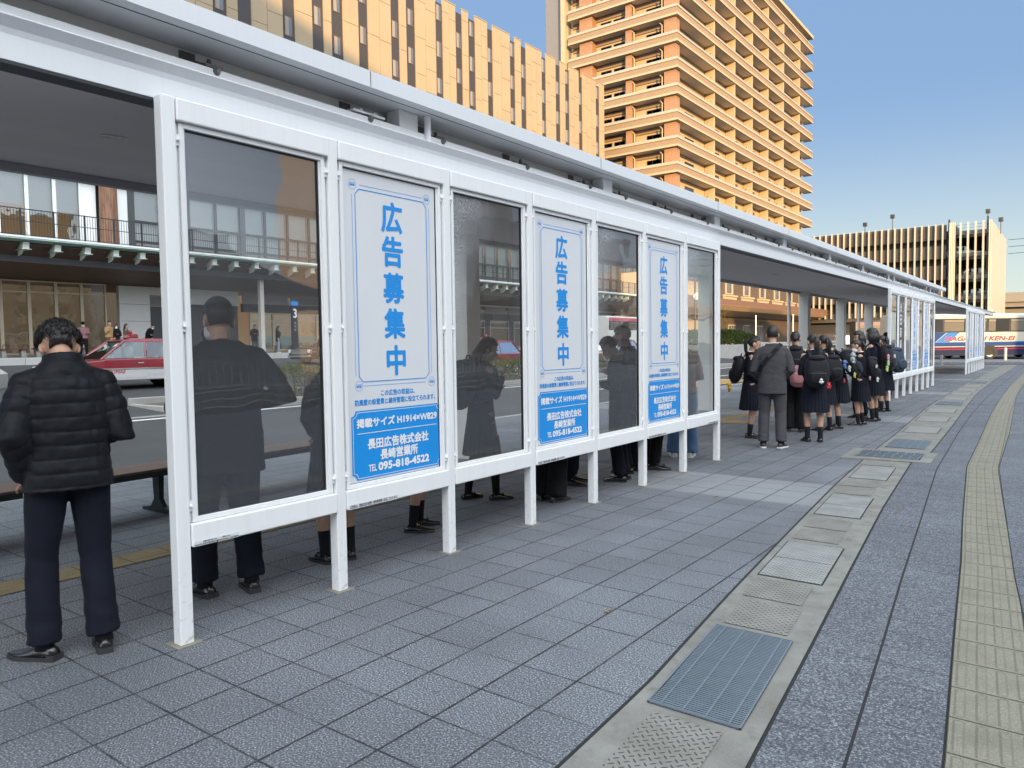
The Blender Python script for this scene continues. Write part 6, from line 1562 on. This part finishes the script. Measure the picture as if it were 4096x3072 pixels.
P = person('person in wide black trousers hidden behind the second blue poster', (-.42,3.93,0), (.1,1), 1.62, True, 'blazer', 'wide', 'long', {'bottom': BLK}, ('phone','phone'), ((-.085,0,5),(.085,0,-5)), .03, .3, 0, .013, 'dress', group=GQ)
P = person('man in navy trousers standing behind the second blue poster', (-.72,4.77,0), (.75,.35), 1.70, False, 'suit', 'trousers', 'short', None, ('down','phone'), None, .02, .2, 0, .013, 'dress', group=GQ)
P = person('boy in a dark uniform looking down at his phone behind the third glass pane', (-.37,5.22,0), (-.86,-.22), 1.60, False, 'suit', 'trousers', 'short', {'top': NAVY2}, ('phone','phone'), None, .08, .62, 0, .011, 'loafer', group=GQ, collar=True)
phone_in(P, -1, 'phone held by the boy behind the third glass pane')
P = person('man with short hair standing just behind the boy with the phone', (-.55,5.75,0), (-.8,-.05), 1.70, False, 'suit', 'trousers', 'short', {'top': NAVY2}, ('phone','down'), None, .04, .35, 0, .013, 'loafer', group=GQ)
P = person('person in black trousers hidden behind the third blue poster', (-.42,6.10,0), (.7,.6), 1.66, False, 'suit', 'trousers', 'short', {'top': BLK, 'bottom': BLK}, ('down','phone'), None, .02, .2, 0, .014, 'dress', group=GQ)
P = person('person in a brown jacket, blue jeans and white sneakers behind the last pane', (-.52,7.15,0), away(-.52,7.15), 1.62, False, 'coat', 'wide', 'short', {'top': BROWNJ, 'bottom': DENIM}, ('pocket','phone'), ((-.11,0,10),(.11,0,-10)), .05, .35, 0, .012, 'sneaker', group=GQ, hem=.86)
# --- group of pupils with the man in grey
P = person('pupil with a ponytail in profile carrying the bag with the yellow chick', (-.44,9.50,0), (.90,.35), 1.56, True, 'blazer', 'skirt', 'pony', None, ('front','front'), None, .04, .18, 0, .010, 'loafer', group=GC, collar=True)
B = backpack(P, 'black backpack with a yellow chick hanging from it', BAGM, (.15,.095,.215), .06); charm(P, B, 'yellow chick plush with orange feet on a black backpack', (.10,-.24,-.12), (.62,.40,.03), 'chick', .048, (.70,.16,.05)); charm(P, B, 'small red and white tassel charm on a pupil in profile', (.135,.10,.30), (.55,.12,.09), 'bear', .018)
P = person('man in a grey suit with a dark strap across his back and black sneakers', (.18,8.58,0), away(.18,8.58), 1.70, False, 'suit', 'trousers', 'short', {'top': GREYS, 'bottom': GREYT, 'shoe': simple('black_sneaker', (.02,.02,.022), .5)}, ('front','front'), ((-.115,0,8),(.12,0,-24)), .02, .10, 0, .008, 'sneaker', group=GC, collar=True, width=1.01)
t = thing('sling_bag', 'dark sling bag worn by the man in the grey suit', 'sling bag', P['loc'], P['rz'])
T_, V_ = P['T'], P['V']; pts = [V_(-.18,-.10,1.06), V_(-.14,-.150,1.16), V_(-.04,-.160,1.28), V_(.06,-.140,1.385), V_(.11,-.06,1.452), V_(.12,.03,1.43), V_(.10,.13,1.36), V_(-.02,.16,1.2)]
rg = [[T_(p)+Vector((dx, -.004*(1 if i < 4 else -1)+dy, dz)) for dx, dy, dz in ((-.02,0,.012),(.02,0,-.012),(.02,-.006,-.012),(-.02,-.006,.012))] for i, p in enumerate(pts)]
m = MB(); m.loft(rg); m.build('strap', BAGM, t, bevel=.002); m = MB(); m.ell(T_(V_(-.05,.22,1.12)), (.13,.06,.1), 16, 10, e=.6, e2=.6); m.build('pouch', BAGM, t, smooth=True)
m = MB(); m.obox(T_(V_(-.035,-.168,1.285)), .032, .006, .016, Matrix.Rotation(-.75, 3, 'Y')); m.build('buckle', DARKMETAL, t, bevel=.004)
P = person('pupil in black trousers with a pink bag, behind the man in grey', (-.10,10.60,0), away(-.1,10.6), 1.64, True, 'blazer', 'wide', 'bun', {'bottom': BLK}, ('strap','down'), None, .04, .15, 0, .011, 'dress', group=GC)
B = backpack(P, 'black backpack on the pupil with the pink bag', BAGM, (.14,.08,.19), -.04); 
t = thing('shoulder_bag', 'pink nylon bag hanging low beside black trousers', 'bag', to_world(P, (.06,-.24,.93)), P['rz'])
m = MB(); m.ell((0,0,0), (.14,.085,.19), 24, 14, e=.62, e2=.6); m.build('body', BAGP, t, smooth=True); m = MB(); m.ell((0,-.075,-.04), (.10,.03,.09), 18, 10, e=.6, e2=.6); m.build('pocket', BAGP, t, smooth=True); m = MB(); m.tube([(-.08,0,.17),(-.03,.05,.42),(.03,.05,.42),(.08,0,.17)], .009, 8); m.build('handle', BAGP, t)
P = person('pupil with a long low ponytail and a big black backpack in front of the group', (.50,9.48,0), (-.42,.9), 1.585, True, 'blazer', 'skirt', 'pony', None, ('phone','phone'), ((-.095,.02,16),(.095,0,-8)), .03, .28, .3, .009, 'loafer', group=GC, collar=True)
B = backpack(P, 'big black backpack with panda and red plush charms', BAGM, (.165,.10,.24), .09); charm(P, B, 'small panda plush on the big black backpack', (.03,-.12), (.66,.66,.64), 'panda', .030, (.03,.03,.03)); charm(P, B, 'red plush bear on the big black backpack', (.13,-.18), (.55,.03,.04), 'bear', .030)
P = person('pupil with long hair standing behind the one with the red plush', (.26,11.0,0), (-.75,.55), 1.575, True, 'blazer', 'skirt', 'pony', None, ('phone','front'), None, .03, .15, 0, .012, 'loafer', group=GC)
B = backpack(P, 'black backpack with a tiny red charm, half hidden behind the big backpack', BAGM, (.15,.09,.21), .08); charm(P, B, 'tiny red plush low on a half hidden backpack', (.09,-.20), (.5,.03,.04), 'bear', .020)
P = person('pupil bowing her head, with many plush charms on her bag', (.38,11.45,0), (-.88,-.05), 1.56, True, 'blazer', 'skirt', 'pony', None, ('phone','phone'), ((-.09,.0,12),(.09,.05,-8)), .28, .55, 0, .011, 'loafer', group=GC)
B = backpack(P, 'black shoulder backpack crowded with blue and grey plush toys', BAGM, (.18,.115,.245), .07)
for a in (('fluffy grey plush bear on the crowded bag', (-.21,.13,-.07), (.36,.40,.41), 'bear', .062), ('blue elephant plush on the crowded bag', (-.215,.02,.05), (.12,.20,.42), 'elephant', .052), ('white plush rabbit on the crowded bag', (-.20,.05,.13), (.70,.70,.67), 'bear', .034), ('grey and white plush paw on the crowded bag', (-.21,-.06,-.02), (.55,.58,.60), 'bear', .036), ('yellow green plush low on the crowded bag', (-.20,-.17,-.10), (.58,.60,.12), 'bear', .030)): charm(P, B, *a)
P = person('pupil in a mask with a ponytail looking down at her phone', (.56,12.16,0), (-.92,-.22), 1.50, True, 'blazer', 'skirt', 'pony', None, ('raise','raise'), ((-.09,.06,14),(.09,-.03,-8)), .04, .34, 0, .011, 'loafer', group=GC, mask=True, collar=True)
phone_in(P, -1, 'phone held up by the pupil in a mask'); B = backpack(P, 'black backpack of the masked pupil with a white charm', BAGM, (.15,.095,.22), .10); charm(P, B, 'round white plush on the masked pupil\'s backpack', (-.175,-.16,-.07), (.70,.69,.64), 'bear', .030); charm(P, B, 'skull shaped white plush on the masked pupil\'s backpack', (-.175,.06,-.05), (.66,.63,.55), 'panda', .026, (.05,.05,.05)); charm(P, B, 'small pink plush pair on the masked pupil\'s backpack', (-.175,-.14,.05), (.55,.32,.36), 'bear', .024)
P = person('tall pupil with a black bob above the others', (.62,12.95,0), (-.92,.12), 1.70, True, 'blazer', 'skirt', 'bob', None, ('raise','phone'), None, .03, .12, 0, .011, 'loafer', group=GC, collar=True)
B = backpack(P, 'black backpack of the tall pupil with pink and green plushes', BAGM, (.16,.10,.24), .04); charm(P, B, 'pink pig plush on the tall pupil\'s backpack', (-.19,.02,-.08), (.70,.30,.36), 'bear', .034); charm(P, B, 'pale green plush below the pink pig plush', (-.19,-.08,-.08), (.42,.58,.34), 'bear', .034); charm(P, B, 'lime frog plush at the bottom of the tall pupil\'s backpack', (-.19,-.18,-.06), (.50,.66,.18), 'bear', .036)
P = person('pupil with short hair mostly hidden behind the tall one', (.30,13.4,0), (-.6,-.7), 1.66, True, 'blazer', 'trousers', 'bob', None, ('raise','phone'), None, .03, .2, 0, .014, 'loafer', group=GC)
P = person('pupil with a ponytail and bulging backpack at the right end of the group', (.42,15.02,0), (-.90,.30), 1.58, True, 'blazer', 'skirt', 'pony', None, ('phone','phone'), ((-.09,.03,14),(.09,0,-8)), .05, .30, 0, .012, 'loafer', group=GC)
B = backpack(P, 'bulging dark backpack with a slate lid at the right end of the group', BAGB, (.19,.13,.26), .06); charm(P, B, 'white and pink plush rabbit on the bulging backpack', (-.21,.08,-.08), (.70,.58,.60), 'bear', .030)
P = person('pupil whose legs show beside the one with the bulging backpack', (.15,15.5,0), (-.8,.2), 1.57, True, 'blazer', 'skirt', 'long', None, ('phone','phone'), None, .04, .25, 0, .015, 'loafer', group=GC)
P = person('person in dark trousers behind the middle windbreak', (-.55,20.4,0), (-.3,.95), 1.68, False, 'coat', 'trousers', 'short', {'top': BLK, 'bottom': BLK}, ('down','down'), None, 0, .1, 0, .018, 'dress')
# --- far side, along the station
FZ = 1.2
P = person('man in a dusty pink sweater and black cap looking at his phone', (-35.6,15.04,FZ), (.86,-.3), 1.72, False, 'knit', 'trousers', 'short', {'top': PINKK, 'bottom': BLK}, ('phone','phone'), ((-.13,0,14),(.14,.0,-14)), .03, .35, 0, .022, 'sneaker', mask=True, group=GF, width=1.12)
m = MB(); m.ell(P['HP'](0,.0,.065), (.088,.105,.075), 16, 10); m.ell(P['HP'](0,.12,.045), (.07,.06,.01), 12, 8); m.build('cap', BLK, P['root'], smooth=True)
P = person('man in a tan jacket lifting a cup by the glass wall', (-35.2,16.10,FZ), (.8,.15), 1.76, False, 'coat', 'trousers', 'short', {'top': TANJ, 'bottom': OLIVE}, ('down','chin'), None, .03, .25, 0, .022, 'sneaker', group=GF, hem=.88, width=1.05)
P = person('woman in a black jacket, pale jeans and white mask', (-35.1,16.42,FZ), (.75,-.4), 1.60, True, 'coat', 'wide', 'bob', {'top': BLK, 'bottom': DENIML}, ('phone','front'), None, .03, .15, 0, .022, 'sneaker', mask=True, group=GF, hem=.84)
t = thing('handbag', 'orange brown handbag held by the woman in pale jeans', 'handbag', to_world(P, (.25,.12,.78)), P['rz'])
m = MB(); m.ell((0,0,0), (.16,.07,.13), 16, 10, e=.6, e2=.6); m.build('body', simple('tan_leather', (.34,.10,.03), .5), t, smooth=True); m = MB(); m.tube([(-.1,0,.1),(-.06,0,.28),(.06,0,.28),(.1,0,.1)], .01, 6); m.build('handle', simple('tan_leather', (.34,.10,.03), .5), t)
P = person('woman in an olive coat with long hair facing the white wall', (-35.0,16.85,FZ), (.5,.86), 1.62, True, 'coat', 'trousers', 'long', {'top': OLIVE, 'bottom': OLIVE}, ('down','down'), None, .0, .05, 0, .024, 'dress', group=GF)
P = person('man in a black cardigan bending over beside the taxi sign', (-35.6,18.3,FZ), (.75,.35), 1.70, False, 'coat', 'trousers', 'short', {'top': BLK, 'bottom': BLK}, ('front','phone'), None, .38, .4, 0, .022, 'dress', mask=True, group=GF)
P = person('man in a dark jacket and grey trousers reading his phone by the wall panel', (-35.6,24.7,FZ), (.85,-.1), 1.70, False, 'coat', 'trousers', 'short', {'top': NAVY2, 'bottom': GREYT}, ('phone','phone'), None, .03, .4, 0, .022, 'dress', group=GF)
P = person('woman in a dark padded coat and pale jeans beside the pale column', (-35.4,26.2,FZ), (.5,.8), 1.62, True, 'coat', 'wide', 'long', {'top': BLK, 'bottom': DENIML}, ('chin','phone'), None, .02, .2, 0, .022, 'sneaker', group=GF)
P = person('person in black mostly hidden behind the masked man\'s head', (-35.6,21.6,FZ), (.85,-.1), 1.66, False, 'coat', 'trousers', 'short', {'top': BLK, 'bottom': BLK}, ('phone','phone'), None, .03, .3, 0, .025, 'dress', group=GF)
